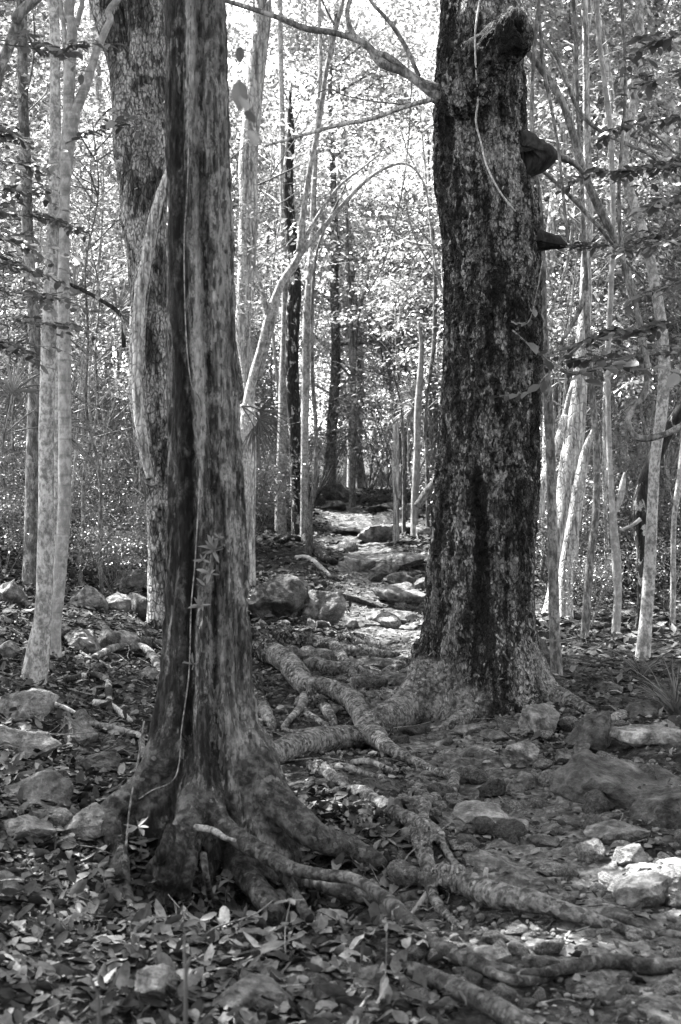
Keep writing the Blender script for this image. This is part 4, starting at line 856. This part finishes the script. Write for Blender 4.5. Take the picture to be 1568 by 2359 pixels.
px_ = rng.normal(size=n) * .9; yy_ = 2.8 + 14 * rng.random(n) ** 1.3; px_ = pathx(yy_) + px_ * (.35 + .05 * yy_); sz = (.003 + .020 * rng.random(n) ** 2.2) * (1 + yy_ * .035)
T_ = V[None] * (sz[:, None, None] * rng.uniform(.6, 1.3, (n, 1, 3)) * np.array([1, 1, .6])); c_, s__ = np.cos(yy_ * 99), np.sin(yy_ * 99)
VX = T_[..., 0] * c_[:, None] - T_[..., 1] * s__[:, None] + px_[:, None]; VY = T_[..., 0] * s__[:, None] + T_[..., 1] * c_[:, None] + yy_[:, None]; VZ = T_[..., 2] + (Gf(px_, yy_) + sz * .2)[:, None]
mb.add(np.stack([VX, VY, VZ], -1).reshape(-1, 3), None, (F[None] + (np.arange(n) * len(V))[:, None, None]).reshape(-1, 3))
tag(build('gravel', mb, M['rock'], None), 'fine gravel and chips scattered over the path', 'gravel', kind='stuff')

# ------------------------------------------------------------------ leaf litter and fallen twigs
def litter(n, region, size, rng, hi, mb, tilt=.35, lift=.012):
    x, y = region(n, rng); z = Gf(x, y) + lift * rng.random(len(x)) ** .7 + .004; n = len(x)
    D = rng.normal(size=(n, 3)); D[:, 2] *= .3; N = np.array([0, 0, 1.0]) + rng.normal(size=(n, 3)) * tilt
    leaves(mb, V3(x, y, z), D, N, size * (.55 + .9 * rng.random(n)), rng, hi=hi, curl=.3 if hi else 0, width=rng.uniform(.8, 1.25))
rng = np.random.default_rng(31); mb = MB()
def reg_fore(n, r):
    y = 2.6 + 4.2 * r.random(n); x = r.uniform(-2.6, .6, n) - .1; k = (np.exp(-((x + .29) / .5) ** 2 - ((y - 5.36) / .34) ** 2) < .25 + .4 * r.random(n)) & (np.exp(-(x / .3) ** 2 - ((y - 5.05) / .2) ** 2) < .3 + .5 * r.random(n)) & (x < .1 + .25 * r.random(n) + np.where(y > 4.9, -.1, .05)); return x[k], y[k]
def reg_mid(n, r):
    y = 5.4 + 1.3 * r.random(n); x = r.uniform(-.3, .35, n); return x, y
def reg_left(n, r):
    y = 5.5 + 10 * r.random(n) ** 1.1; x = -.5 - (.5 + .28 * y) * r.random(n); return x, y
def reg_path(n, r):
    y = 3.2 + 14 * r.random(n) ** 1.2; x = pathx(y) + r.normal(size=n) * (.6 + .03 * y); return x, y
def reg_right(n, r):
    y = 8 + 12 * r.random(n); x = 1.0 + .28 * y * r.random(n); return x, y
def reg_far(n, r):
    y = 12 + 26 * r.random(n); x = r.uniform(-.33, .33, n) * y; k = np.abs(x - pathx(y)) > .35 * r.random(n) + .2; return x[k], y[k]
litter(11500, reg_fore, .066, rng, True, mb, .45, .03)
litter(9000, reg_fore, .024, rng, False, mb, .6, .04)
litter(8000, reg_left, .028, rng, False, mb, .6, .03)
litter(700, reg_mid, .07, rng, True, mb, .4)
litter(13000, reg_left, .065, rng, True, mb, .4, .02)
litter(9000, reg_path, .028, rng, True, mb, .5)
litter(1500, reg_path, .05, rng, True, mb, .5)
litter(6500, reg_right, .07, rng, False, mb, .4)
litter(30000, reg_far, .085, rng, False, mb, .5, .03)
tag(build('leaf_litter', mb, M['litter']), 'dry fallen leaves carpeting the forest floor', 'leaf litter', kind='stuff')
rng = np.random.default_rng(33); mb = MB()
for k in range(620):
    y = 3.0 + 12 * rng.random(); x = (-.2 - (.4 + .27 * y) * rng.random()) if rng.random() < .7 else rng.uniform(-.2, .27) * y
    a = rng.uniform(0, 6.28); L = rng.uniform(.1, .6) * (1 if y > 5 else .6); n = 5; t = np.linspace(0, 1, n)[:, None]
    P = np.array([x, y]) + t * L * np.array([math.cos(a), math.sin(a)]) + np.cumsum(rng.normal(0, .018, (n, 2)), 0)
    z = Gf(P[:, 0], P[:, 1]) + .012 + t[:, 0] * rng.uniform(0, .12) * (rng.random() < .35)
    r = rng.uniform(.0015, .006); tube(mb, np.column_stack([P, z]), np.linspace(r, r * .4, n), 5, step=.06, cap=False, a=rng.random())
tag(build('fallen_twigs', mb, M['twig']), 'fine dead twigs littering the slope', 'twigs', kind='stuff')
def ground_tube(name, label, cat, mat, spec, emb=.6, seg=10, extra=()):
    mb = MB(); b = None
    for sp_ in (spec,) + tuple(extra):
        P, R = rootpts(sp_, emb); P[:, 2] += .01; b = P[0] if b is None else b
        tube(mb, P, R, seg, step=max(.015, R.mean()), amp=.1, nscale=(14, 14, 14), seed=3)
    return tag(build(name, mb, M[mat], None, b), label, cat)
ground_tube('fallen_branch', 'long forked dead branch lying on the left slope', 'branch', 'twig', [(258, 1338, 6), (300, 1340, 8), (345, 1345, 9), (395, 1340, 10), (430, 1318, 8)], 1.5, extra=[[(405, 1335, 6), (440, 1360, 8), (480, 1400, 8)]])
ground_tube('fallen_branch', 'dead branch arching along the ground left of the fluted trunk', 'branch', 'bark_grey', [(215, 1520, 14), (270, 1495, 18), (330, 1500, 22), (360, 1530, 20), (370, 1575, 20)], 1.0)
ground_tube('fallen_branch', 'pale bleached branch on the slope just left of the fluted trunk', 'branch', 'vine', [(215, 1622, 16), (252, 1626, 17), (280, 1645, 15), (300, 1668, 12)], 1.0)
ground_tube('fallen_branch', 'grey curved branch below the bleached one', 'branch', 'bark_grey', [(205, 1682, 18), (255, 1690, 18), (300, 1700, 18), (322, 1722, 16), (330, 1750, 12)], .9)
ground_tube('fallen_branch', 'hooked dark branch on the left slope', 'branch', 'bark_dark', [(150, 1565, 14), (210, 1560, 16), (245, 1580, 18), (252, 1640, 16)], .9)
ground_tube('fallen_branch', 'pale stick lying across rocks at the left edge', 'branch', 'vine', [(5, 1630, 14), (60, 1622, 14), (130, 1640, 12), (180, 1650, 8)], 1.4, extra=[[(60, 1622, 8), (85, 1655, 8), (100, 1680, 5)]])
ground_tube('fallen_branch', 'thin stick pointing up the left slope', 'branch', 'twig', [(160, 1480, 6), (210, 1515, 7), (300, 1560, 6)], 1.2)
ground_tube('fallen_branch', 'old flat plank like branch on the path between the roots', 'branch', 'bark_grey', [(812, 1762, 14), (850, 1770, 16), (900, 1782, 14)], .9)
ground_tube('fallen_branch', 'bleached branch on the litter left of the far path', 'branch', 'bark_smooth', [(680, 1290, 10), (710, 1292, 12), (740, 1312, 12), (760, 1330, 8)], .9)
ground_tube('fallen_branch', 'dead dark branch behind the mottled boulder', 'branch', 'bark_dark', [(770, 1372, 16), (820, 1385, 14), (880, 1398, 6)], .6)
ground_tube('fallen_branch', 'pale fallen stick by the left buttress root', 'branch', 'vine', [(372, 1758, 6), (400, 1775, 7), (425, 1796, 6)], 1.1)
mb = MB(); q = g(1118, 2046); tube(mb, [q, q + [0, 0, .05], q + [.005, 0, .075]], [.012, .011, .009], 10, step=.01, amp=.15, nscale=(30, 30, 30))
tag(build('stub', mb, M['bark_white'], None, q), 'short pale broken stub sticking up behind the thick right root', 'stub')
mb = MB(); q = g(812, 1600); tube(mb, [q, q + [0, 0, .08], q + [.0, 0, .12]], [.025, .022, .02], 10, step=.01, amp=.2, nscale=(30, 30, 30))
tag(build('stub', mb, M['bark_grey'], None, q), 'short upright stump between the crossing roots of the rough tree', 'stub')
mb = MB(); q = g(930, 1860) + np.array([0, 0, .02]); leaves(mb, [q], np.array([[1, -.1, .1]]), np.array([[0, -.5, 1.0]]), .075, rng, True, .2, 1.6, attr=np.array([1.0]))
tag(build('dry_leaf', mb, M['litter'], None, q), 'single pale fallen leaf lying on the path by the bright root', 'leaf')

# ------------------------------------------------------------------ undergrowth
def at_z(p): return np.array([p[0], p[1], float(Gf(p[0], p[1]))])
def spray(name, label, spec, Y, size, n, rng, mat='leaf_dark', cat='twig', tw=4, dr=.12, group=None, hi=True, sub=0):
    """a leafy twig: leaves set alternately along a thin stem (spec in picture pixels)"""
    P = np.array([at(s[0], s[1], s[2] if len(s) > 2 else Y) for s in spec]); R = np.linspace(tw, tw * .35, len(P)) / 2 * mpp(Y)
    root_ = empty(name, P[0]); tag(root_, label, cat, group); mb = MB(); tube(mb, P, R, 6, step=.03, amp=.05); C = catmull(P, 20); T = np.gradient(C, axis=0); ends = [C]
    T /= np.linalg.norm(T, axis=1)[:, None]; lm = MB()
    for k in range(sub):
        i = rng.integers(len(C) // 6, len(C)); d = np.cross(T[i], [0, 0, 1]) * rng.choice([-1, 1]) + T[i] * .8 + rng.normal(0, .3, 3) * [1, 1, .5]; d /= np.linalg.norm(d); L = rng.uniform(.12, .4)
        Q = np.array([C[i], C[i] + d * L * .5 + [0, 0, .01], C[i] + d * L - [0, 0, .02]]); tube(mb, Q, [R[-1], R[-1] * .8, R[-1] * .5], 5, step=.04); ends.append(catmull(Q, 8))
    for E in ends:
        m = n if E is C else max(4, n // 3); Te = np.gradient(E, axis=0); Te /= np.linalg.norm(Te, axis=1)[:, None] + 1e-9
        k = np.linspace(len(E) * .12, len(E) - 1, m).astype(int); sd = np.where(np.arange(m) % 2 == 0, 1, -1)[:, None]
        side = np.cross(Te[k], [0, 0, 1.0]); side /= np.linalg.norm(side, axis=1)[:, None] + 1e-6
        D = side * sd * .9 + Te[k] * .55 + rng.normal(0, .22, (m, 3)); D[:, 2] -= dr; N = np.array([0, -.15, 1.0]) + rng.normal(0, .3, (m, 3))
        leaves(lm, E[k], D, N, size * (.7 + .6 * rng.random(m)), rng, hi=hi, curl=.12, width=1.15)
    build('stem', mb, M['twig'], root_, P[0]); build('leaves', lm, M[mat], root_, P[0]); return root_
rng = np.random.default_rng(44)
spray('leafy_twig', 'big leaved twig arching out right of the rough trunk at mid height', [(1180, 760), (1225, 800), (1270, 835), (1320, 860), (1380, 850), (1440, 840), (1480, 850)], 7.6, .10, 16, rng, tw=4, sub=4)
spray('leafy_twig', 'twig with drooping leaves hanging against the right edge of the rough trunk', [(1250, 600), (1235, 680), (1218, 740), (1190, 745)], 8.9, .07, 8, rng, 'leaf_dark')
spray('leafy_twig', 'low twig of broad leaves across the rough trunk, about mid trunk', [(1262, 860), (1230, 895), (1190, 908), (1150, 912)], 8.8, .085, 9, rng, 'leaf_plant')
spray('leafy_twig', 'wide flat spray of leaves at the right edge, upper of the two', [(1640, 730), (1500, 752), (1400, 770), (1320, 795)], 9.0, .075, 34, rng, sub=10)
spray('leafy_twig', 'wide flat spray of leaves at the right edge, lower of the two', [(1660, 800), (1540, 815), (1450, 822), (1370, 830), (1300, 822)], 9.6, .07, 34, rng, sub=10)
spray('leafy_twig', 'dark leafy spray level with the lower broken stub', [(1640, 500), (1540, 530), (1450, 560), (1340, 572)], 9.6, .07, 30, rng, sub=10)
spray('leafy_twig', 'dark leafy spray level with the upper broken stub', [(1640, 370), (1540, 385), (1450, 390), (1350, 405), (1290, 440)], 9.2, .07, 30, rng, sub=10)
for sp_ in range(7): spray('leafy_twig', 'dark leafy spray reaching in from the upper right edge', [(1660, 60 + sp_ * 90), (1560, 80 + sp_ * 95), (1500 - 30 * (sp_ % 3), 100 + sp_ * 95)], 8 + .5 * (sp_ % 4), .07, 22, rng, sub=7, group='leafy sprays at the upper right edge')
spray('leafy_twig', 'dark leafy spray hanging in front of the left stems near the top', [(-60, 100), (40, 105), (120, 118), (170, 120)], 6.6, .06, 26, rng, sub=6)
spray('leafy_twig', 'dark whorled leaves in front of the blotchy tree', [(150, 330), (200, 310), (250, 292), (320, 272)], 8.2, .07, 20, rng, sub=4)
for sp_ in range(9): spray('leafy_twig', 'dark leafy spray in the shade at the left edge', [(-90, 300 + sp_ * 62), (0, 310 + sp_ * 60), (70 + 25 * (sp_ % 4), 330 + sp_ * 60)], 7.2 + .6 * (sp_ % 4), .06, 28, rng, sub=9, group='shaded leafy sprays at the left edge')
spray('leafy_twig', 'blurred big leaves hanging close to the camera by the top of the fluted trunk', [(620, -120), (580, 0), (555, 100), (552, 200), (560, 240), (575, 300)], 3.4, .06, 7, rng, 'leaf_dark', tw=1.5)
# climber on the fluted trunk
def rosette(mb, c, rng, n, size, tilt=.25, face=(0, -1, .3), wd=.8):
    f = np.array(face) / np.linalg.norm(face); a = np.linspace(0, 6.28, n, endpoint=False) + rng.random() * 3; u = np.cross(f, [0, 0, 1]); u /= np.linalg.norm(u); v = np.cross(u, f)
    D = np.cos(a)[:, None] * u + np.sin(a)[:, None] * v + f * tilt + rng.normal(0, .2, (n, 3)); D[:, 2] -= .15; leaves(mb, np.repeat([c], n, 0), D, np.repeat([f], n, 0) + rng.normal(0, .35, (n, 3)), size * (.6 + .6 * rng.random(n)), rng, True, .2, wd)
lm = MB(); tm = MB(); Pc = [at(x, y, 5.58) for x, y in ((490, 1235), (487, 1270), (478, 1330), (468, 1355), (460, 1400), (455, 1440))]
tube(tm, Pc, [.003] * 6, 6, step=.02)
for (x, y, n, s) in ((487, 1268, 11, .06), (478, 1322, 7, .05), (468, 1352, 7, .05), (455, 1395, 8, .05), (500, 1240, 6, .035), (440, 1530, 4, .045), (462, 1290, 5, .04)): rosette(lm, at(x + 5, y, 5.57), rng, n, s, .7, (0, -1, .9), .55)
cl = empty('climbing_plant', Pc[0]); tag(cl, 'small climbing plant with star shaped leaf clusters on the fluted trunk', 'plant'); build('stem', tm, M['twig'], cl, Pc[0]); build('leaves', lm, M['leaf_plant'], cl, Pc[0])
def seedling(x, y, h, nl, size, label, Yo=0, group=None, mat='leaf_plant', thin=.0025):
    q = at_z(g(x, y)); top = q + np.array([rng.normal(0, .02), rng.normal(0, .02), h]); r_ = empty('seedling', q); tag(r_, label, 'seedling', group)
    mb = MB(); mid = (q + top) / 2 + rng.normal(0, .01, 3); tube(mb, [q - [0, 0, .01], mid, top], [thin, thin * .8, thin * .5], 5, step=.02); build('stem', mb, M['twig'], r_, q)
    lm = MB(); rosette(lm, top, rng, nl, size, .1, (rng.normal(0, .2), -.35, 1))
    for k in range(nl // 2): rosette(lm, q + (top - q) * (.4 + .5 * k / max(1, nl // 2)), rng, 2, size * .8, .2, (0, -.4, 1))
    build('leaves', lm, M[mat], r_, q); return r_
for x, y, h, nl, s, lb in ((660, 2240, .20, 4, .05, 'thin seedling standing before the dark hollow under the roots'), (518, 2110, .13, 5, .05, 'seedling with paired leaves in front of the hollow, right one'), (470, 2120, .11, 6, .055, 'seedling with spreading leaves in front of the hollow, left one'),
    (315, 1980, .16, 6, .07, 'leafy seedling between the left buttress roots'), (330, 1900, .14, 6, .06, 'seedling tucked behind the left buttress root'), (560, 2135, .06, 5, .05, 'low broad leaved seedling at the mouth of the hollow'),
    (740, 2130, .05, 5, .04, 'tiny seedling under the arching root'), (445, 2170, .08, 5, .055, 'short seedling at the edge of the leaf litter bank'), (240, 2060, .10, 4, .05, 'seedling left of the forked root'), (880, 2330, .22, 3, .03, 'wiry bare seedling among the bottom roots'),
    (380, 1640, .18, 7, .05, 'spiky seedling left of the fluted trunk'), (1285, 1520, .14, 6, .08, 'leafy seedling at the foot of the front sapling'), (180, 2150, .1, 5, .06, 'seedling poking out of the litter at the lower left')):
    seedling(x, y, h, nl, s, lb)
def blades(name, label, q, n, L, wd, rng, spread=.5, mat='leaf_plant', cat='grass', droop=.35, lean=(0, 0)):
    mb = MB(); q = np.array(q)
    for k in range(n):
        a = rng.uniform(0, 6.28); l = L * rng.uniform(.55, 1.1); d = np.array([math.cos(a) * spread + lean[0], math.sin(a) * spread + lean[1], 1.0]); d /= np.linalg.norm(d); t = np.linspace(0, 1, 7)
        C = q + rng.normal(0, .02, 3) * [1, 1, 0] + t[:, None] * l * d + np.outer(t ** 2.2, [d[0] * l * .5, d[1] * l * .5, -l * droop * rng.uniform(.4, 1.4)])
        sd = np.cross(d, rand_dirs(rng, 1)[0]); sd /= np.linalg.norm(sd); wv = wd * np.sin(np.pi * np.clip(t * .85 + .12, 0, 1))[:, None]; wv[-1] = 0.0005
        V = np.stack([C - sd * wv, C + [0, 0, wd * .3], C + sd * wv], 1).reshape(-1, 3); i = np.arange(6)[:, None] * 3
        mb.add(V, np.concatenate([np.hstack([i, i + 1, i + 4, i + 3]), np.hstack([i + 1, i + 2, i + 5, i + 4])]), None, rng.random())
    return tag(build(name, mb, M[mat], None, q), label, cat)
blades('grass_tuft', 'tuft of long thin grass at the right edge beside the bedrock', at_z(g(1556, 1650)), 90, .5, .0045, rng, .55)
blades('grass_tuft', 'smaller spiky grass tuft left of the one at the right edge', at_z(g(1480, 1560)), 40, .35, .004, rng, .7)
def fan_palm(label, x, y, Y, size, ang, rng, nf=3, mat='leaf_plant'):
    q = at_z(g(x, y)) if Y is None else at(x, y, Y); r_ = empty('palm', q); tag(r_, label, 'palm'); 
    for f in range(nf):
        a = ang[f % len(ang)] + rng.normal(0, .06); d = np.array([math.sin(a), rng.uniform(-.3, .3), math.cos(a)]); d /= np.linalg.norm(d); L = size * rng.uniform(.7, 1); hub = q + d * L * .6 
        mb = MB(); tube(mb, [q, q + d * L * .3 + [0, 0, .01], hub], [.006, .005, .004], 6, step=.05)
        u = np.cross(d, [0, 1, .2]); u /= np.linalg.norm(u)
        for k in np.linspace(-1.25, 1.25, 19) + rng.normal(0, .05, 19):
            dd = d * math.cos(k) + u * math.sin(k); l = size * (.75 - .12 * abs(k)); t = np.linspace(0, 1, 5)[:, None]; C = hub + dd * l * t + np.array([0, 0, -1]) * l * rng.uniform(.1, .6) * t ** 2; n_ = np.cross(dd, u + d * .01); w_ = np.cross(dd, [0, 1, 0]); w_ /= np.linalg.norm(w_) + 1e-6
            wv = size * .013 * np.array([.3, 1, 1, .7, .05])[:, None]; V = np.stack([C - w_ * wv, C + [0, -.01, 0], C + w_ * wv], 1).reshape(-1, 3); i = np.arange(4)[:, None] * 3
            mb.add(V, np.concatenate([np.hstack([i, i + 1, i + 4, i + 3]), np.hstack([i + 1, i + 2, i + 5, i + 4])]), None, rng.random())
        build('frond', mb, M[mat], r_, q)
    return r_
fan_palm('fan palm with a folded frond behind the forked tree on the left', 292, 1180, None, .75, [-.85, -.4, .7, 1.3], rng, 5)
fan_palm('drooping fan palm frond hanging right of the fluted trunk', 556, 935, 11, .33, [2.6, 2.2, 1.8], rng, 3)
fan_palm('fan palm in the thicket behind the left stems', 190, 760, 14, .7, [-.9, -.2, 1.1], rng, 4, 'leaf_dark')
fan_palm('small fan palm at the left edge at mid height', 10, 1000, 11, .6, [.9, 1.4, .2], rng, 3, 'leaf_dark')
fan_palm('sunlit feathery palm beside the sunlit pole', 985, 930, 22, .5, [-1.2, -.8, -1.8], rng, 3, 'leaf')
def weed(label, pts, Y, wd, mat='leaf_plant'):
    P0 = at(pts[0][0], pts[0][1], Y); q = np.array([P0[0], Y, float(Gf(P0[0], Y))]); P = [q] + [at(x, y, Y) for x, y in pts]; C = catmull(P, 8); n = len(C); t = np.linspace(0, 1, n)
    w_ = wd * np.clip(np.sin(np.pi * (t * .9 + .08)), .1, 1)[:, None]; V = np.stack([C - [1, 0, 0] * w_, C + [0, .006, 0], C + [1, 0, 0] * w_], 1).reshape(-1, 3); i = np.arange(n - 1)[:, None] * 3; mb = MB()
    mb.add(V, np.concatenate([np.hstack([i, i + 1, i + 4, i + 3]), np.hstack([i + 1, i + 2, i + 5, i + 4])])); return tag(build('grass_shoot', mb, M[mat], None, q), label, 'grass')
weed('blurred upright grass blade close to the camera at the bottom', [(428, 2290), (425, 2200), (424, 2130)], 2.9, .004)
weed('blurred grass blade bending right close to the camera at the bottom', [(428, 2255), (480, 2215), (560, 2195), (630, 2176)], 2.92, .004)
weed('blurred slanting grass blade at the bottom left', [(228, 2340), (218, 2280), (205, 2240)], 2.8, .004)

# ------------------------------------------------------------------ the forest behind
rng = np.random.default_rng(71)
def template(kind, seed):
    r = np.random.default_rng(seed); t, c = MB(), MB()
    if kind == 'tree':
        H = r.uniform(9, 13); rad = r.uniform(.06, .14); lean = r.normal(0, .06, 2); n = 9; z = np.linspace(-.3, H, n)
        P = V3(lean[0] * z + np.cumsum(r.normal(0, .09, n)), lean[1] * z + np.cumsum(r.normal(0, .09, n)), z); R = rad * (1 - .85 * np.linspace(0, 1, n)); tube(t, P, R, 10, step=.25, amp=.06, seed=seed)
        cs = []
        for k in range(15):
            f = r.uniform(.18, .95); i = f * (n - 1); p = P[int(i)] + (P[min(n - 1, int(i) + 1)] - P[int(i)]) * (i % 1); a = r.uniform(0, 6.28); L = r.uniform(.8, 2.4) * (1.1 - .5 * f)
            e = p + np.array([math.cos(a) * L, math.sin(a) * L, L * r.uniform(.2, .9)]); m = (p + e) / 2 + r.normal(0, .12, 3); rr = rad * .35 * (1 - f * .5); tube(t, [p, m, e], [rr, rr * .6, rr * .25], 6, step=.25, cap=False); cs.append(e); cs.append(m)
        for e in cs: crown(c, r, e, (.75, .75, .5), 9, 36, .104, .22, up=.55)
        crown(c, r, P[-2], (1.6, 1.6, 1.6), 38, 38, .104, .28, up=.55)
    elif kind == 'sapling':
        H = r.uniform(4, 7); rad = r.uniform(.018, .04); n = 8; z = np.linspace(-.2, H, n); le = r.normal(0, .12, 2)
        P = V3(le[0] * z + np.cumsum(r.normal(0, .10, n)), le[1] * z + np.cumsum(r.normal(0, .08, n)), z); tube(t, P, rad * (1 - .8 * np.linspace(0, 1, n)), 8, step=.15, amp=.08, seed=seed)
        for k in range(12):
            f = r.uniform(.2, .95); i = f * (n - 1.01); p = P[int(i)] + (P[int(i) + 1] - P[int(i)]) * (i % 1); a = r.uniform(0, 6.28); L = r.uniform(.4, 1.3); e = p + np.array([math.cos(a) * L, math.sin(a) * L, L * r.uniform(-.1, 1.1)]); m = (p + e) / 2 + r.normal(0, .08, 3)
            tube(t, [p, m, e], [rad * .3, rad * .2, .002], 4, step=.15, cap=False); tube(t, [m, m + r.normal(0, .25, 3)], [rad * .16, .0015], 4, step=.2, cap=False)
        for k in range(7):
            f = r.uniform(.35, 1); i = f * (n - 1.01); p = P[int(i)] + (P[int(i) + 1] - P[int(i)]) * (i % 1); a = r.uniform(0, 6.28); L = r.uniform(.5, 1.1); e = p + np.array([math.cos(a) * L, math.sin(a) * L, L * r.uniform(.3, 1)])
            tube(t, [p, (p + e) / 2 + r.normal(0, .05, 3), e], [rad * .4, rad * .3, rad * .1], 5, step=.2, cap=False); crown(c, r, e, (.4, .4, .25), 5, 20, .075, .2, up=.5)
    else:
        H = r.uniform(1.2, 2.3)
        for k in range(9):
            a = r.uniform(0, 6.28); L = H * r.uniform(.6, 1); e = np.array([math.cos(a) * L * .5, math.sin(a) * L * .5, L]); tube(t, [[0, 0, -.1], e * .5 + r.normal(0, .08, 3), e], [.012, .009, .003], 5, step=.15, cap=False)
            crown(c, r, e * .75, (.38, .38, H * .32), 10, 26, .062, .17, up=.6)
    tm, cm = t.mesh('trunk'), c.mesh('crown'); return tm, cm
TT = {k: [template(k, 200 + 10 * q + i) for i in range(n)] for q, (k, n) in enumerate((('tree', 6), ('sapling', 6), ('shrub', 5)))}
bmats = [M['bark_grey'], M['bark_pale'], M['bark_grey'], M['bark_smooth']]
for k, L in TT.items():
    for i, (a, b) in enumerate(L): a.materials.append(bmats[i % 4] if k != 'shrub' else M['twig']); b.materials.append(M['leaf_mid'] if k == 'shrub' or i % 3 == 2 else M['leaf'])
def place(kind, x, y, s, i, label, cat, group):
    tm, cm = TT[kind][i % len(TT[kind])]; r_ = empty({'tree': 'forest_tree', 'sapling': 'forest_sapling', 'shrub': 'shrub'}[kind], (x, y, float(G(x, y)))); r_.rotation_euler = (0, 0, rng.uniform(0, 6.28)); r_.scale = (s, s, s); tag(r_, label, cat, group)
    for nm, me in (('trunk' if kind != 'shrub' else 'stems', tm), ('crown' if kind != 'shrub' else 'leaves', cm)):
        o = bpy.data.objects.new(nm, me); COL.objects.link(o); o.parent = r_
OPEN = [SPOTS[0][0], SPOTS[1][0], SPOTS[2][0], at(1300, 1200, 14.2), at(1330, 900, 14.2), at(960, 1050, 21), at(1400, 500, 16), g(840, 1260), g(810, 1190)]
def scatter(kind, n, y0, y1, dmin, clear, s0, s1, label, cat, group, xf=.30, band=None):
    pts = []; k = 0; tries = 0
    while k < n and tries < n * 40:
        tries += 1; y = y0 + (y1 - y0) * rng.random() ** .8; x = (rng.uniform(-xf, xf) if band is None else rng.uniform(*band)) * y
        if abs(x - pathx(y)) < clear: continue
        if any((x - a) ** 2 + (y - b) ** 2 < dmin ** 2 for a, b in pts): continue
        if any(np.hypot(c[0] - .513 * (h - c[2]) - x, c[1] + .315 * (h - c[2]) - y) < (1.7 if kind == 'tree' else .7) for c in OPEN for h in ((4, 6, 8, 10, 12) if kind == 'tree' else (1, 2.5, 4))): continue
        pts.append((x, y)); place(kind, x, y, rng.uniform(s0, s1) * (.66 if kind == 'tree' and 0.015 < x / y < .08 else 1), k, label, cat, group); k += 1
for x, y in ((-8.5, 17), (-9.5, 20.5), (-8, 23.5), (-10.5, 15.5), (-11, 19), (-7.5, 27.5), (-9.6, 26), (-6.0, 24.5)):
    place('tree', x, y, rng.uniform(.85, 1.15), int(rng.integers(6)), 'leafy tree in the shaded forest along the left edge', 'tree', 'trees along the left edge')
for k in range(20):   # the same forest goes on behind the viewer
    place('tree', rng.uniform(-7, 7), rng.uniform(-11, -2.5), rng.uniform(.8, 1.1), k, 'leafy tree of the forest behind the viewpoint', 'tree', 'trees behind the viewpoint')
for k in range(26): place('shrub', rng.uniform(-6, 6), rng.uniform(-8, -2), rng.uniform(1, 1.6), k, 'leafy shrub of the forest behind the viewpoint', 'shrub', 'shrubs behind the viewpoint')
for x, y in ((5.2, 4), (6.5, 8), (5.5, 11.5), (7.5, 13), (4.6, 1), (-6.2, 2), (-7, 6)): place('tree', x, y, 1.0, int(rng.integers(6)), 'leafy tree just outside the picture beside the big trunks', 'tree', 'trees beside the view')
scatter('tree', 44, 17.5, 30, 1.3, 1.3, .75, 1.05, 'leafy tree standing in the sunlit forest behind the big trunks', 'tree', 'trees of the forest behind')
scatter('tree', 95, 30, 66, 1.9, 0, .9, 1.4, 'distant leafy tree closing the forest background', 'tree', 'distant trees closing the view')
scatter('sapling', 95, 13.5, 32, .6, .9, .7, 1.2, 'thin leafy sapling in the undergrowth behind the big trunks', 'sapling', 'saplings of the forest behind')
scatter('shrub', 80, 15.5, 26, .7, 1.3, .5, .95, 'leafy shrub growing on the slope behind the big trunks', 'shrub', 'shrubs of the forest floor')
scatter('shrub', 120, 25, 60, 1.1, .3, .9, 1.5, 'distant leafy shrub at the foot of the background trees', 'shrub', 'distant shrubs in the background')
scatter('sapling', 26, 14.6, 19, .35, .9, .5, .9, 'thin leafy sapling in the thicket right of the rough trunk', 'sapling', 'saplings in the thicket at the right', band=(.145, .275))
scatter('shrub', 26, 13.2, 18, .5, .9, .3, .6, 'low shrub in the thicket right of the rough trunk', 'shrub', 'low shrubs at the right', band=(.15, .28))
scatter('tree', 12, 15, 24, 1.0, .9, .75, 1.0, 'leafy tree in the shaded forest behind the left stems', 'tree', 'trees behind the left stems', band=(-.28, -.08))
scatter('sapling', 26, 12.5, 17.5, .4, .9, .5, .9, 'thin leafy sapling on the slope among the left stems', 'sapling', 'saplings on the left slope', band=(-.27, -.09))
scatter('shrub', 22, 12.5, 17, .5, .9, .3, .55, 'low shrub on the slope among the left stems', 'shrub', 'low shrubs on the left slope', band=(-.27, -.08))
